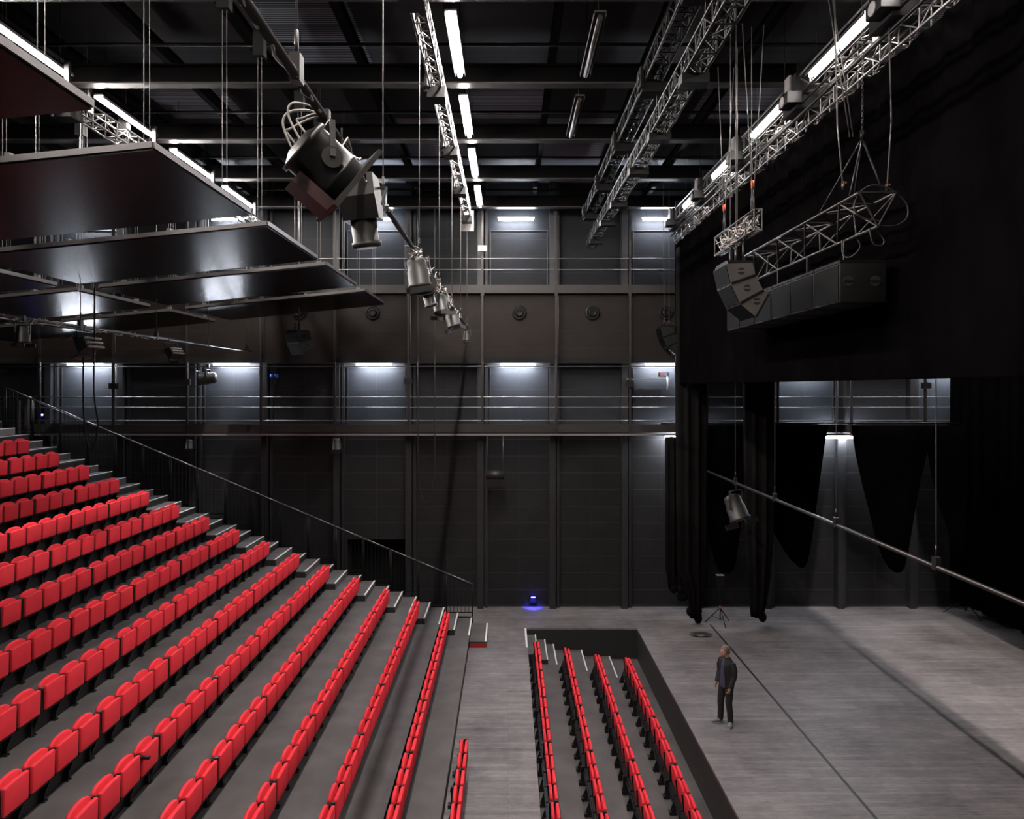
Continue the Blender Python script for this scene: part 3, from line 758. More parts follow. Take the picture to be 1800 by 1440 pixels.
# ------------------------------------------------------------------ lanterns
def lantern(kind, label, p, aim, hang, name='stage_lantern', s=1.0, cat='stage lantern'):
    """p: centre of the body, hang: point on the pipe"""
    t = thing(name, label, cat, p); R = frame_to(aim); S = Matrix.Scale(s, 4); RM = R @ S
    hg = Vector(hang) - Vector(p); ax = (R @ Vector((1, 0, 0))).normalized()
    if kind == 'drum':
        MB().lathe([(.10, -.24), (.19, -.2), (.205, -.19), (.205, -.17), (.195, -.165), (.195, .1), (.2, .105), (.2, .12), (.195, .125), (.185, .2), (.17, .21)], 32, RM).build('body', M['housing_dk'], t)
        MB().lathe([(.215, -.2), (.215, -.165)], 32, RM).build('rear_rim', M['housing'], t)
        b = MB().box(-.27, .27, -.27, .27, .2, .235, RM); b.build('colour_frame', M['housing'], t)
        MB().box(-.13, .13, -.29, -.2, -.1, .2, RM).build('colour_hood', M['hood'], t, label='dark red hood')
        MB().tube([RM @ Vector((.195, 0, 0)), RM @ Vector((.225, 0, 0))], .075 * s, 20).build('pivot_disc', M['housing'], t)
        MB().tube([RM @ Vector((-.195, 0, 0)), RM @ Vector((-.225, 0, 0))], .075 * s, 20).build('pivot_disc', M['housing'], t)
        c = MB()
        for i in range(4):
            q = RM @ Vector((.08 * math.cos(i * 1.7), .08 * math.sin(i * 1.7), -.2)); e_ = q + Vector((random.uniform(-.1, .0), random.uniform(-.03, .03), random.uniform(.12, .3)))
            c.tube(smooth_path([q, (q + e_) / 2 + Vector((-.06, 0, .05)), e_, (e_ + hg) / 2 + Vector((.02, 0, .03)), hg], 5), .008, 6)
        c.build('lamp_cable', M['flex'], t)
        w_ = .235 * s; yk = M['housing']
    elif kind == 'box':
        pts = [Vector((-.15, -.17, -.24)), Vector((-.15, .17, -.24)), Vector((-.15, .2, -.06)), Vector((-.15, .12, .12)), Vector((-.15, -.12, .12)), Vector((-.15, -.2, -.06))]
        MB().prism([RM @ q for q in pts], (R @ Vector((1, 0, 0))) * .3 * s).build('body', M['housing'], t)
        MB().lathe([(.11, .12), (.11, .3), (.125, .3), (.125, .34), (.09, .35)], 24, RM).build('lens_tube', M['housing'], t)
        MB().lathe([(.09, .33), (.09, .345)], 20, RM).build('lens', M['glass'], t)
        w_ = .17 * s; yk = M['housing_dk']
    elif kind == 'flood':
        pts = [Vector((-.2, -.1, -.1)), Vector((-.2, .1, -.1)), Vector((-.2, .16, .1)), Vector((-.2, -.16, .1))]
        MB().prism([RM @ q for q in pts], (R @ Vector((1, 0, 0))) * .4 * s).build('body', M['housing_dk'], t)
        b = MB()
        for i in range(3): b.box(-.2, .2, -.12 + .08 * i, -.09 + .08 * i, -.14, -.1, RM)
        b.build('cooling_fin', M['white'], t)
        MB().box(-.2, .2, .17, .19, .1, .28, RM).box(-.2, .2, -.19, -.17, .1, .28, RM).build('barn_door', M['housing_dk'], t)
        w_ = .22 * s; yk = M['housing_dk']
    else:   # fresnel
        MB().lathe([(.05, -.2), (.1, -.18), (.115, -.14), (.115, -.05), (.13, -.04), (.13, .12), (.145, .13), (.145, .16), (.12, .17)], 24, RM).build('body', M['housing'], t)
        MB().lathe([(.12, .15), (.12, .175)], 20, RM).build('lens', M['glass'], t)
        b = MB().box(-.15, .15, -.17, -.155, .17, .24, RM).box(-.15, .15, .155, .17, .17, .24, RM); b.build('barn_door', M['housing_dk'], t)
        w_ = .15 * s; yk = M['housing_dk']
    top = hg * .72
    a = ax * w_
    b = MB().bar(a, a + top, .04 * s, .012, up=ax).bar(-a, -a + top, .04 * s, .012, up=ax).bar(a + top, -a + top, .04 * s, .012)
    b.build('yoke', yk, t)
    MB().tube([top, hg], .016, 8).box(-.045, .045, -.03, .03, -.05, .05, Matrix.Translation(hg)).build('clamp', M['housing'], t)
    return t

def messy(rnd, p, q, amp, n=30):
    p = Vector(p); q = Vector(q); out = []
    for i in range(n + 1):
        t_ = i / n; out.append(p.lerp(q, t_) + Vector((rnd.uniform(-amp, amp), 0, rnd.uniform(-amp, amp) - amp * .3)))
    return out
def batten(label, X, z, y0, y1, ys, ztop, r=.03, cable=True, seed=1, name='batten', m='alu', tangle=None):
    t = thing(name, label, 'batten', (X, 0, z)); rnd = random.Random(seed)
    MB().tube([(0, y0, 0), (0, y1, 0)], r, 12).build('pipe', M[m], t)
    for y in ys:
        w_ = MB().tube([(0, y, .02), (0, y, ztop - z)], .008, 5).build('suspension_wire', M['cable'], t)
        MB().box(-.035, .035, y - .05, y + .05, -.04, .14).tube([(0, y, .14), (0, y, .3)], .014, 6).build('wire_clamp', M['alu'], t)
    if tangle:
        for a, b, amp, nn in tangle:
            for i in range(nn):
                MB().tube(messy(rnd, (0, a, 0), (0, b, 0), amp, int((b - a) / .12) + 4), .007 if i else .011, 5, caps=False).build('flex_cable', M['flex'], t)
    return t
bt = batten('long lantern batten on thin wires below the middle roof truss', -1.36, 9.66, .8, 23.8, [4.57 + 3.17 * i for i in range(7)], 13.12, .032, seed=3,
            tangle=[(5.6, 8.2, .07, 2), (10.0, 12.6, .11, 3), (13.0, 16.6, .12, 3), (17.0, 20.0, .08, 2), (1.5, 5.4, .025, 2)], m='housing')
lantern('drum', 'big black drum lantern with square colour frame, biggest on the middle batten', (-1.33, 5.15, 9.27), (.7, .38, -.6), (-1.36, 5.25, 9.66))
lantern('box', 'boxy grey profile lantern with round lens aimed down, second on the middle batten', (-1.42, 6.9, 9.42), (.12, .1, -1), (-1.36, 6.95, 9.66), s=1.15)
lantern('fresnel', 'grey bell-shaped lantern, third on the middle batten', (-1.31, 10.35, 9.32), (.15, .05, -1), (-1.36, 10.5, 9.66), s=1.2)
lantern('box', 'boxy grey lantern with flat underside, fourth on the middle batten', (-1.38, 12.0, 9.33), (.3, .1, -1), (-1.36, 12.1, 9.66), s=.9)
lantern('fresnel', 'small round lantern, fifth on the middle batten', (-1.36, 14.2, 9.32), (.2, -.2, -1), (-1.36, 14.3, 9.66), s=1.1)
lantern('fresnel', 'short round lantern, sixth on the middle batten', (-1.36, 17.4, 9.34), (.3, -.1, -1), (-1.36, 17.5, 9.66), s=1.3)
lantern('fresnel', 'small pale lantern hanging from the far end of the middle batten', (-1.36, 23.2, 9.35), (0, 0, -1), (-1.36, 23.3, 9.66), s=.9)

batten('thin batten wrapped in cable hung under the reflector boards', -8.6, 8.89, 4, 23.8, [14.3, 17.4, 20.4, 23.4], 13.0, .03, seed=5,
       tangle=[(9.5, 15.8, .06, 3), (16, 17.5, .05, 1)], m='alu')
lantern('flood', 'black flood lantern with pale cooling fins on the batten under the boards', (-8.5, 14.4, 8.55), (-.9, .1, -.35), (-8.6, 14.4, 8.89), s=1.15, name='flood_lantern')
lantern('flood', 'smaller flood lantern near the bare end of the batten under the boards', (-8.45, 18.0, 8.55), (-.8, .3, -.6), (-8.6, 18.0, 8.89), s=.9, name='flood_lantern')
lantern('fresnel', 'dark small lantern at the cable-wrapped part of the batten under the boards', (-8.6, 12.6, 8.6), (0, 0, -1), (-8.6, 12.6, 8.89), s=.9)
batten('bare pale batten slanting past the drapes over the stage', 5.93, 5.18, 4.5, 21.1, [18.55, 15.8, 12.85, 9.85, 6.9], 13.0, .034, seed=6, m='alu')
lantern('fresnel', 'grey floodlight with barn doors on the far end of the stage batten', (5.92, 18.45, 4.52), (.3, -.35, -1), (5.93, 18.5, 5.18), s=1.9)
lantern('fresnel', 'black drum lantern hanging over the lower gallery beside the first lit bays', (-10.1, 23.85, 7.98), (-1, -.15, -.05), (-10.1, 23.95, 8.4), s=1.6)
lantern('fresnel', 'small lantern under the gallery between the railing and the doorway', tuple(at(592, 782, 23.9)), (0, 0, -1), (at(592, 0, 23.95).x, 24.1, 6.1), s=1.1)
lantern('fresnel', 'small lantern under the gallery above the upper guard railing', tuple(at(333, 782, 23.9)), (0, 0, -1), (at(333, 0, 23.95).x, 24.1, 6.1), s=.9)

# drum loudspeaker on two rods
t = thing('hanging_horn', 'grey drum on two rods under the lower gallery', 'hanging fixture', (at(870, 0, 24.0).x, 24.08, 4.66))
MB().tube([(-.3, 0, .05), (.3, 0, .05)], .17, 20).build('drum', M['housing'], t)
MB().box(-.28, .28, -.16, .16, -.33, -.08).build('lower_baffle', M['housing_dk'], t)
MB().tube([(-.27, 0, .2), (-.27, 0, 1.45)], .01, 6).build('rod', M['rail'], t)
MB().tube([(.27, 0, .2), (.27, 0, 1.45)], .01, 6).build('rod', M['rail'], t)

# ------------------------------------------------------------------ loudspeakers
FR = [(3.571, 9.69), (3.646, 9.36), (3.794, 9.04), (4.055, 8.81)]
BK = [(4.0, 9.71), (4.046, 9.50), (4.176, 9.25), (4.26, 9.18)]
def line_array(label, loc, rz=0, n=3, wires=None, cm='cabinet'):
    t = thing('line_array', label, 'loudspeaker', loc, rz); ox, oz = 3.9, 9.69
    for i in range(n):
        q = [(FR[i][0] - ox, FR[i][1] - oz), (BK[i][0] - ox, BK[i][1] - oz), (BK[i + 1][0] - ox, BK[i + 1][1] - oz + .012), (FR[i + 1][0] - ox, FR[i + 1][1] - oz + .012)]
        b = MB().prism([Vector((x, -.37, z)) for x, z in q], (0, .74, 0)).build('cabinet', M[cm], t)
        fx, fz = (q[0][0] + q[3][0]) / 2, (q[0][1] + q[3][1]) / 2
        d = Vector((q[3][0] - q[0][0], 0, q[3][1] - q[0][1])); nrm = Vector((d.z, 0, -d.x)).normalized()
        if nrm.x > 0: nrm = -nrm
        g = [Vector((q[0][0], -.36, q[0][1])) + d * .04, Vector((q[0][0], .36, q[0][1])) + d * .04, Vector((q[3][0], .36, q[3][1])) - d * .04, Vector((q[3][0], -.36, q[3][1])) - d * .04]
        MB().prism(g, nrm * .012).build('grille', M['grille'], b)
        cx, cz = sum(a for a, _ in q) / 4, sum(c for _, c in q) / 4
        for s_ in (-1, 1):
            h = MB(); 
            h.tube([(cx, s_ * .372, cz), (cx, s_ * .366, cz)], .06, 20)
            hd = h.build('handle_recess', M['void'], b)
            MB().box(cx - .062, cx + .062, min(s_ * .37, s_ * .38), max(s_ * .37, s_ * .38), cz - .012, cz + .012).build('handle_bar', M[cm], hd)
            e = MB(); P0 = Vector((q[3][0], s_ * .385, q[3][1])); P1 = Vector((q[2][0], s_ * .385, q[2][1])); e.bar(P0, P1, .02, .03); e.build('rigging_bar', M['truss_dark'], b)
    MB().box(-.3, .12, -.3, .3, .02, .07).box(-.3, .12, -.36, -.3, .0, .05).box(-.3, .12, .3, .36, .0, .05).build('rigging_frame', M['truss_dark'], t)
    for dx, dy, tx, ty in (wires or []):
        w_ = MB().tube([(dx, dy, .07), (dx + tx, dy + ty, 14.86 - loc[2])], .009, 5); w_.build('suspension_wire', M['cable'], t)
        MB().tube([(dx, dy, .07), (dx + tx * .08, dy + ty * .08, .3)], .022, 6).build('shackle', M['alu'], t)
    return t
line_array('big three-box line array tipping forward, next to the row of subwoofers', (3.9, 12.0, 9.69), 0, 3, [(-.1, -.15, 0, 0), (-.1, .15, 0, 0)], cm='array')
line_array('small dark line array by the end of the header cloth near the far wall', (5.25, 23.3, 9.62), 0, 3, [(-.15, -.1, -.05, 0), (.05, .1, 0, 0)], cm='housing_dk')
line_array('dark hanging pair of speakers in front of the brown bulkhead', (-6.2, 21.3, 9.3), .75, 2, [(-.1, -.05, 0, 0), (0, .1, 0, 0), (-.15, .1, 0, 0)], cm='housing_dk')

# subwoofer row
sub = thing('subwoofer', 'subwoofer with two round handles, camera-side end of the hanging row', 'loudspeaker', (4.69, 10.05, 8.87), group='row of hanging subwoofers')
bevel = bevel_mesh(MB().box(0, .66, .0, .84, 0, .56), 'cabinet', .015, 2); bevel.materials.append(M['cabinet'])
cb = child('cabinet', bevel, sub)
MB().box(-.012, -.002, .03, .81, .03, .53).build('grille', M['grille'], sub)
MB().box(-.005, .67, .0, .84, .562, .6).build('rigging_rail', M['truss_dark'], sub)
for x in (.12, .5):
    h = MB().tube([(x, -.012, .3), (x, .002, .3)], .075, 20).build('handle_recess', M['void'], sub)
    MB().box(x - .075, x + .075, -.02, -.013, .285, .315).build('handle_bar', M['cabinet'], h)
SW = ['camera-side end', 'second along', 'third along', 'fourth along', 'fifth along', 'far end, behind the line array']
for i in range(1, 6):
    c = copy_tree(sub); c.location = (4.69, 10.05 + .865 * i, 8.87)
    c['label'] = 'black subwoofer in the hanging row, %s, below the triangular truss' % SW[i]
# triangular truss over the subwoofers
t = thing('hanging_truss', 'triangular lattice truss carrying the row of subwoofers', 'truss', (5.02, 0, 9.85))
truss_mesh((0, 9.65, 0), 14.4, .5, .46, .62, .024, .014, tri=True).build('lattice', M['alu'], t)
for y in (10.6, 11.9, 13.2):
    MB().bar((0, y, 0), (0, y, -.4), .04).bar((-.12, y, -.38), (.2, y, -.38), .05).build('hook_bar', M['truss_dark'], t)
# slings, chain and steel ropes
ring = Vector((5.13, 10.25, 3.5 - 1.55 - .6))
def P(x, y, z): return Vector((x - 5.02, y, z - 9.85))
rg = P(5.13, 10.3, 11.27)
for e in (P(4.78, 9.95, 10.34), P(4.78, 10.9, 10.34), P(5.28, 9.95, 10.34), P(5.28, 10.9, 10.34)):
    MB().tube([rg, e], .016, 6).build('sling', M['truss_dark'], t)
ch = MB()
for i in range(70):
    z = rg.z + .1 + i * .05; c = []
    for k in range(9):
        a = 2 * PI * k / 8; q = Vector((.016 * math.cos(a), 0, .032 * math.sin(a)))
        if i % 2: q = Vector((0, q.x, q.z))
        c.append(Vector((rg.x, rg.y, z)) + q)
    ch.tube(c, .0045, 4, caps=False)
ch.build('hoist_chain', M['alu'], t)
MB().tube([rg + Vector((0, 0, .0)), rg + Vector((0, 0, .12))], .03, 10).build('hook', M['alu'], t)
for a, b, c_ in ((P(4.81, 10.2, 10.5), P(4.70, 10.25, 13.4), 0), (P(5.3, 9.95, 10.4), P(5.34, 10.0, 13.4), 1)):
    mid = (a + b) / 2 + Vector((-.02 if c_ == 0 else .06, 0, -.5))
    MB().tube([a, mid, b], .011, 6).build('steel_rope', M['cable'], t)
    MB().tube([a, a + Vector((0, 0, .12))], .025, 8).build('shackle', M['alu'], t)
    MB().ball(a + Vector((.03, 0, .1)), .018, 8, 6).build('shackle_pin', M['orange'], t)
for pts in ([(4.8, 9.75, 10.33), (4.72, 9.7, 10.1), (4.85, 9.7, 9.98), (5.1, 9.7, 9.93)], [(4.8, 9.75, 10.33), (4.95, 9.7, 10.42), (5.2, 9.7, 10.38), (5.42, 9.7, 10.2), (5.45, 9.7, 10.0), (5.3, 9.7, 9.88), (5.04, 9.7, 9.87)],
            [(4.98, 9.8, 9.86), (5.03, 9.8, 9.66), (5.14, 9.8, 9.62), (5.18, 9.8, 9.7), (5.06, 9.8, 9.86)], [(4.98, 10.6, 9.86), (4.95, 10.5, 9.62), (5.02, 10.4, 9.58), (5.1, 10.3, 9.7), (5.04, 10.3, 9.86)]):
    pp = [P(*p) for p in pts]; sm = []
    for i in range(len(pp) - 1):
        p0 = pp[max(0, i - 1)]; p1 = pp[i]; p2 = pp[i + 1]; p3 = pp[min(len(pp) - 1, i + 2)]
        for k in range(6):
            s_ = k / 6; sm.append(.5 * ((2 * p1) + (-p0 + p2) * s_ + (2 * p0 - 5 * p1 + 4 * p2 - p3) * s_ ** 2 + (-p0 + 3 * p1 - 3 * p2 + p3) * s_ ** 3))
    sm.append(pp[-1]); MB().tube(sm, .011, 6).build('speaker_cable', M['housing'], t)
# two long slings/ropes that pass the bridge
for a, b in (((4.95, 10.3, 11.3), (4.62, 10.35, 13.6)), ((5.0, 10.3, 11.3), (4.68, 10.35, 13.6))):
    MB().tube([P(*a), P(*b)], .009, 5).build('steel_rope', M['cable'], t)
# short truss over the line array
t = thing('hanging_truss', 'short ladder truss tangled with cables above the big line array', 'truss', (3.87, 0, 10.1))
truss_mesh((0, 11.0, 0), 13.1, .12, .32, .4, .018, .012).build('lattice', M['alu'], t)
rnd = random.Random(11)
for i in range(9):
    MB().tube(messy(rnd, (0, 11.0 + rnd.uniform(0, .6), .2), (0, 12.2 + rnd.uniform(0, .8), .15), .14, 14), .009, 5, caps=False).build('cable_tangle', M['flex'], t)
for (y, dx) in ((11.2, -.03), (11.25, .03), (11.3, .0), (12.7, -.02), (12.75, .03), (12.0, .0)):
    MB().tube([(0, y, .32), (dx * 6, y, 3.3)], .008, 5).build('steel_rope', M['cable'], t)
for y in (11.25, 12.72):
    for s_ in (-.12, .12):
        MB().tube([(0, y, .75), (s_ * .4, y + s_ * 2, .32)], .013, 6).build('sling', M['truss_dark'], t)
    MB().tube([(0, y, .72), (0, y, .84)], .028, 8).build('hook', M['orange'], t, label='orange hook')
for y in (11.7, 12.3):
    MB().tube([(0, y, 0), (0, y, -.4)], .015, 6).build('drop_rod', M['alu'], t)
# blocks above the reflector boards come with each board

# ------------------------------------------------------------------ loose cables
o = MB().tube(smooth_path([(-2.97, 23.5, 13.64), (-2.97, 23.5, 6.5), (-2.96, 23.5, 4.8), (-2.88, 23.5, 4.15), (-2.72, 23.5, 3.87), (-2.54, 23.5, 4.1), (-2.45, 23.5, 4.8), (-2.42, 23.5, 6.2), (-2.42, 23.5, 13.64)]), .018, 8).build('cable_loop', M['housing'])
props(o, 'grey cable hanging past both galleries in a long narrow loop', 'cable')
o = MB().tube(smooth_path([at(166, 505, 14.4), at(166, 600, 14.4), at(165, 690, 14.4), at(172, 745, 14.4), at(166, 782, 14.4), at(156, 788, 14.4), at(148, 740, 14.4), at(146, 680, 14.4), at(147, 607, 14.4)]), .017, 8).build('cable_loop', M['black'])
props(o, 'black cable looping down from the flood lantern over the top of the railing', 'cable')
cc = MB(); rnd = random.Random(3)
for i in range(5):
    r = .13 + .035 * i; cc.tube([Vector((5.97 + r * math.cos(a * PI / 10) * 1.3 + rnd.uniform(-.01, .01), 22.0 + r * .9 * math.sin(a * PI / 10), (.008 + .004 * i))) for a in range(21)], .006, 5, caps=False)
o = cc.build('cable_coil', M['black']); props(o, 'small coil of black cable lying on the stage near the tripod', 'cable coil')

# ------------------------------------------------------------------ small things
def tripod(label, loc, h, top=True, spread=.36):
    t = thing('tripod_stand', label, 'tripod stand', loc)
    MB().tube([(0, 0, .12), (0, 0, h)], .018, 8).build('pole', M['black'], t)
    MB().tube([(0, 0, .5), (0, 0, .58)], .035, 10).build('collar', M['orange'], t, label='red collar')
    for k in range(3):
        a = -PI / 2 + k * 2 * PI / 3 + .1
        e = Vector((spread * 1.3 * math.cos(a), spread * 1.3 * math.sin(a), .012))
        lg = MB().tube([(0, 0, .53), e], .014, 8).build('leg', M['black'], t)
        MB().tube([e * .55 + Vector((0, 0, .23)), (0, 0, .15)], .009, 6).build('brace', M['black'], lg)
    return t
tripod('black tripod speaker stand on the stage in front of the far wall', (6.88, 23.07, 0), 1.2)
t = thing('stand_speaker', 'narrow black speaker standing on the tripod by the far wall', 'loudspeaker', (6.88, 23.07, 1.2))
MB().box(-.12, .12, -.1, .12, 0, .38).build('cabinet', M['black'], t); MB().box(-.115, .115, -.1, .11, .381, .395).build('top_plate', M['white'], t)
tripod('tripod stand mostly hidden by the hem of the tall side curtain', (15.45, 24.0, 0), 1.9, spread=.5)

t = thing('guide_light', 'small blue guide light glowing at the foot of the far wall', 'guide light', (.875, WY - .035, .16))
MB().box(-.11, .11, -.1, .0, 0, .2).build('housing', M['black'], t)
MB().box(-.07, .07, -.13, -.1, .18, .215).build('lens', M['blue'], t)
def blue_light(loc, e, size=.05):
    l = bpy.data.lights.new('guide_beam', 'SPOT'); l.energy = e; l.color = (.05, .05, 1); l.shadow_soft_size = size; l.spot_size = 1.5; l.spot_blend = .8
    o = bpy.data.objects.new('guide_beam', l); C.objects.link(o); o.location = loc; o.rotation_euler = (.35, 0, 0); return o
bl = blue_light((.875, WY - .3, .45), 110); 
t = thing('guide_light', 'small blue guide light on the lower gallery beyond the top of the railing', 'guide light', tuple(at(75, 732, 24.6)))
MB().box(-.06, .06, -.05, .05, 0, .1).build('housing', M['black'], t); MB().box(-.05, .05, -.06, -.05, .02, .08).build('lens', M['blue'], t)
t = thing('guide_light', 'thin blue guide light on the deck edge of the lower gallery', 'guide light', tuple(at(606, 742, 24.4)))
MB().box(-.1, .1, -.02, .02, 0, .04).build('housing', M['black'], t); MB().box(-.1, .1, -.03, -.02, .0, .02).build('lens', mat('blue_lens', (.05, .05, .5), .3), t)

t = thing('control_box', 'small pale control box with red and blue marks on a gallery shelf', 'control box', tuple(at(1166, 662, 24.6)))
MB().box(-.16, .16, -.1, .1, 0, .14).build('case', M['black'], t); MB().box(-.13, -.01, -.11, -.1, .02, .13).build('red_label', mat('pink_label', (.7, .3, .25), .5), t)
MB().box(.01, .12, -.11, -.1, .02, .13).build('blue_label', mat('lilac_label', (.5, .48, .75), .5), t)
MB().tube([(.1, -.12, 0), (.12, -.13, -.3), (.1, -.13, -.45)], .03, 6).build('cable', M['white'], t)
o = MB().box(4.1, 5.6, 24.5, 24.75, 7.94, 7.98).build('wall_shelf', M['white']); props(o, 'pale shelf on the lower gallery wall that carries the control box', 'shelf')
t = thing('tape_hook', 'hook with blue tape rolls on the lower gallery wall', 'tape rolls', tuple(at(482, 660, 24.55)))
MB().box(-.04, .04, .0, .08, -.3, .5).build('bracket', M['housing_dk'], t)
for dx in (-.11, .02):
    MB().tube([(dx, -.02, -.02), (dx + .1, -.04, -.02)], .075, 14).build('tape_roll', M['bluetape'], t)

# ------------------------------------------------------------------ the person on the stage
def blob(mb, name, m, parent, voxel, smooth=2, **kw):
    o = mb.build(name, m, parent, **kw)
    r = o.modifiers.new('r', 'REMESH'); r.mode = 'VOXEL'; r.voxel_size = voxel; r.use_smooth_shade = True
    s_ = o.modifiers.new('s', 'SMOOTH'); s_.factor = .5; s_.iterations = smooth
    return o
def loft(mb, rows, n=24, e=2.3):
    """rows: (z, cx, cy, rx, ry)"""
    rings = []
    for z, cx, cy, rx, ry in rows:
        ring = []
        for k in range(n):
            a = 2 * PI * k / n; c, s_ = math.cos(a), math.sin(a)
            ring.append(Vector((cx + rx * math.copysign(abs(c) ** (2 / e), c), cy + ry * math.copysign(abs(s_) ** (2 / e), s_), z)))
        rings.append(ring)
    mb.rings(rings); return mb
def person():
    px = thing('person', 'person standing on the stage in a black jacket, blue shirt and grey trainers', 'person', (4.98, 16.22, 0), math.radians(206))
    # local +x is forward, +y is the person's own left-hand side
    HP = {1: (.0, .10, .93), -1: (.0, -.10, .93)}
    KN = {1: (.03, .11, .5), -1: (.05, -.13, .5)}
    AN = {1: (-.03, .10, .09), -1: (.05, -.14, .09)}
    TO = {1: (.10, .22, .03), -1: (.25, -.16, .03)}
    SH = {1: (-.02, .19, 1.44), -1: (-.02, -.19, 1.44)}
    EL = {1: (-.02, .235, 1.15), -1: (-.03, -.245, 1.15)}
    WR = {1: (.07, .215, .90), -1: (.10, -.2, .92)}
    b = MB()
    # head and neck
    b.ball((.045, 0, 1.665), (.098, .076, .115), 20, 14)
    b.ball((.075, 0, 1.61), (.066, .056, .065), 16, 10)
    b.tube([(-.01, 0, 1.44), (.0, 0, 1.52), (.02, 0, 1.60)], [.068, .057, .058], 16)
    b.ball((.147, 0, 1.645), (.022, .014, .024), 10, 8)                   # nose
    b.tube([(.138, 0, 1.69), (.152, 0, 1.64)], [.009, .013], 8)
    for s_ in (1, -1):
        b.ball((.03, s_ * .077, 1.655), (.022, .010, .032), 10, 8)       # ear
        b.ball((.126, s_ * .032, 1.692), (.012, .022, .008), 8, 6)       # brow
        b.ball((.118, s_ * .042, 1.64), (.018, .02, .02), 8, 6)          # cheek
    b.ball((.13, 0, 1.602), (.012, .026, .006), 10, 6); b.ball((.128, 0, 1.59), (.012, .022, .006), 10, 6)   # lips
    b.ball((.125, 0, 1.562), (.02, .024, .018), 10, 8)                   # chin
    # trunk under the clothes
    loft(b, [(.86, 0, 0, .09, .15), (1.0, 0, 0, .095, .145), (1.2, 0, 0, .10, .15), (1.38, -.01, 0, .10, .17), (1.46, -.015, 0, .07, .13)], 20)
    for s_ in (1, -1):
        b.tube([Vector(SH[s_]) + Vector((0, -s_ * .02, -.03)), EL[s_], WR[s_]], [.05, .038, .026], 12)
        b.tube([HP[s_], KN[s_], AN[s_]], [.08, .052, .036], 12)
        b.tube([AN[s_], TO[s_]], [.03, .018], 10)
        w_ = Vector(WR[s_]); d = Vector((.10, -.02 * s_, -.16)).normalized(); up = Vector((.8, 0, .5)).normalized()
        # palm
        side = d.cross(Vector((0, s_, 0))).normalized()
        pc = w_ + d * .055
        R = Matrix((side, Vector((0, 1, 0)), d)).transposed().to_4x4()
        b.ball(pc, (.038, .015, .052), 12, 8, R)
        for i, L in enumerate((.070, .078, .072, .056)):
            root = w_ + d * .085 + side * (.027 - .018 * i)
            inn = Vector((0, -s_, 0))
            q1 = root + d * L * .45 + inn * .004; q2 = q1 + (d * .8 + inn * .5).normalized() * L * .32; q3 = q2 + (d * .5 + inn * .85).normalized() * L * .25
            b.tube([root - d * .02, root, q1, q2, q3], [.009, .0092, .0088, .0082, .007], 8)
        tr = w_ + d * .03 + side * .03
        b.tube([tr - side * .012, tr + side * .018 + d * .02 + Vector((0, -s_ * .008, 0)), tr + side * .024 + d * .045 + Vector((0, -s_ * .016, 0)), tr + side * .02 + d * .062 + Vector((0, -s_ * .02, 0))], [.012, .0105, .0095, .008], 8)
    blob(b, 'body', M['skin'], px, .0055, 2)
    # eyes
    for s_ in (1, -1): MB().ball((.131, s_ * .031, 1.672), (.007, .011, .007), 10, 8).build('eye', M['void'], px)
    # hair: cap over the back and top of the head, thin at the front
    h = MB(); h.ball((.02, 0, 1.712), (.112, .092, .092), 20, 12); h.ball((-.035, 0, 1.635), (.05, .07, .07), 16, 10)
    for s_ in (1, -1): h.ball((.035, s_ * .07, 1.672), (.05, .02, .05), 12, 8)
    blob(h, 'hair', M['hair'], px, .008, 2)
    bd = MB().ball((.12, 0, 1.575), (.028, .036, .028), 12, 8); blob(bd, 'beard', M['hair'], px, .007, 1)
    # jacket
    j = MB()
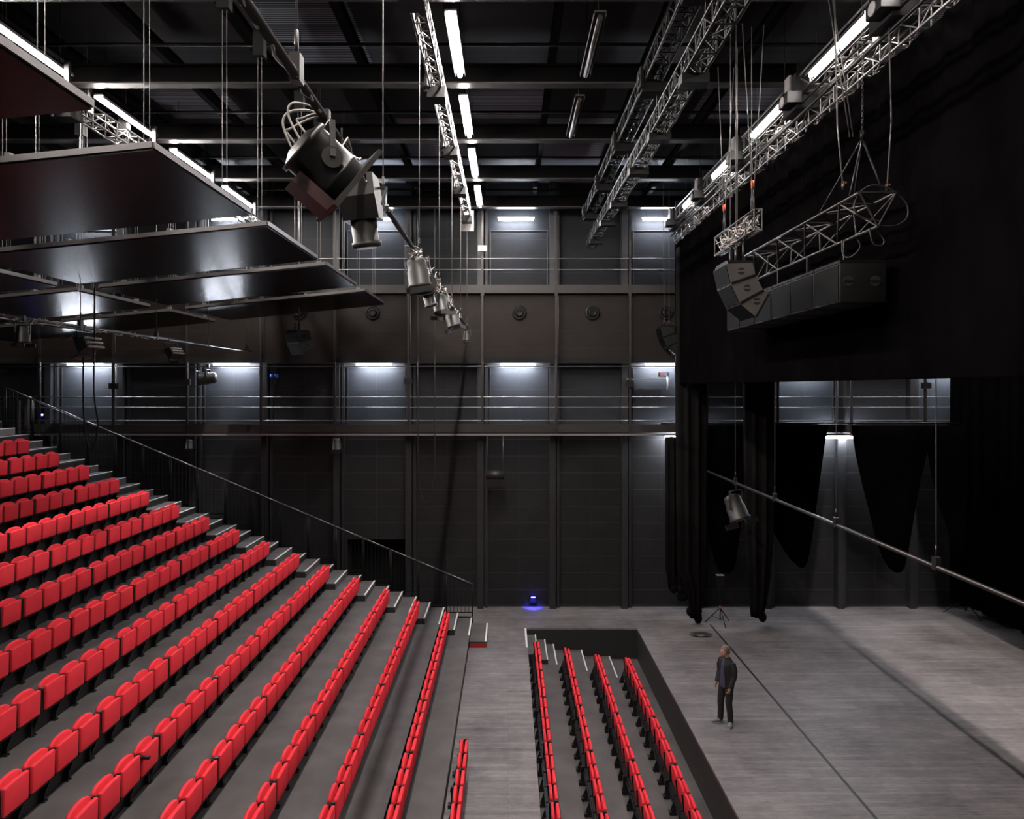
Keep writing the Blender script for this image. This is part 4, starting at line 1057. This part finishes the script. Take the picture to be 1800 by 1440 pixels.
    loft(j, [(.84, -.01, 0, .125, .185), (.95, -.01, 0, .13, .185), (1.1, -.005, 0, .128, .175), (1.25, 0, 0, .13, .185), (1.36, -.01, 0, .125, .2), (1.43, -.015, 0, .105, .185), (1.48, -.02, 0, .085, .11), (1.52, -.01, 0, .075, .078)], 28)
    for s_ in (1, -1):
        w_ = Vector(WR[s_]); e = Vector(EL[s_]); j.tube([Vector(SH[s_]) + Vector((0, -s_ * .03, -.02)), e + Vector((0, 0, .12)), e, (e + w_) / 2, w_ + (w_ - e).normalized() * .01], [.08, .071, .061, .055, .047], 14)
    blob(j, 'jacket', M['jacket'], px, .01, 3)
    s1 = MB(); loft(s1, [(.86, .07, 0, .066, .085), (1.0, .075, 0, .066, .085), (1.2, .078, 0, .062, .08), (1.36, .07, 0, .058, .066), (1.46, .05, 0, .05, .045), (1.5, .035, 0, .05, .04)], 20)
    blob(s1, 'shirt', M['shirt'], px, .008, 2)
    # trousers
    tr = MB(); loft(tr, [(.80, 0, 0, .10, .15), (.9, 0, 0, .115, .165), (1.0, 0, 0, .108, .155)], 24)
    for s_ in (1, -1):
        k = Vector(KN[s_]); a = Vector(AN[s_]); h_ = Vector(HP[s_])
        tr.tube([h_ + Vector((0, -s_ * .01, .02)), (h_ + k) / 2, k, (k + a) / 2 + Vector((-.01, 0, 0)), a + Vector((0, 0, -.025))], [.10, .09, .076, .07, .066], 16)
    blob(tr, 'trousers', M['trouser'], px, .01, 3)
    for s_ in (1, -1):
        a = Vector(AN[s_]); t_ = Vector(TO[s_]); d = (t_ - a); d.z = 0; d.normalize(); lat = Vector((-d.y, d.x, 0))
        R = Matrix((d, lat, Vector((0, 0, 1)))).transposed().to_4x4()
        heel = Vector((a.x, a.y, 0)) - d * .03
        sh = MB(); sh.ball(heel + d * .04 + Vector((0, 0, .06)), (.075, .05, .065), 14, 8, R); sh.ball(heel + d * .15 + Vector((0, 0, .052)), (.125, .055, .045), 16, 8, R)
        so = blob(sh, 'shoe', M['shoe'], px, .008, 2)
        MB().prism([heel + R.to_3x3() @ Vector(((.11 + .15 * math.cos(q * PI / 8)), .048 * math.sin(q * PI / 8) * (1.05 if math.cos(q * PI / 8) > 0 else .85), 0)) for q in range(16)], (0, 0, .024)).build('sole', M['sole'], so)
person()
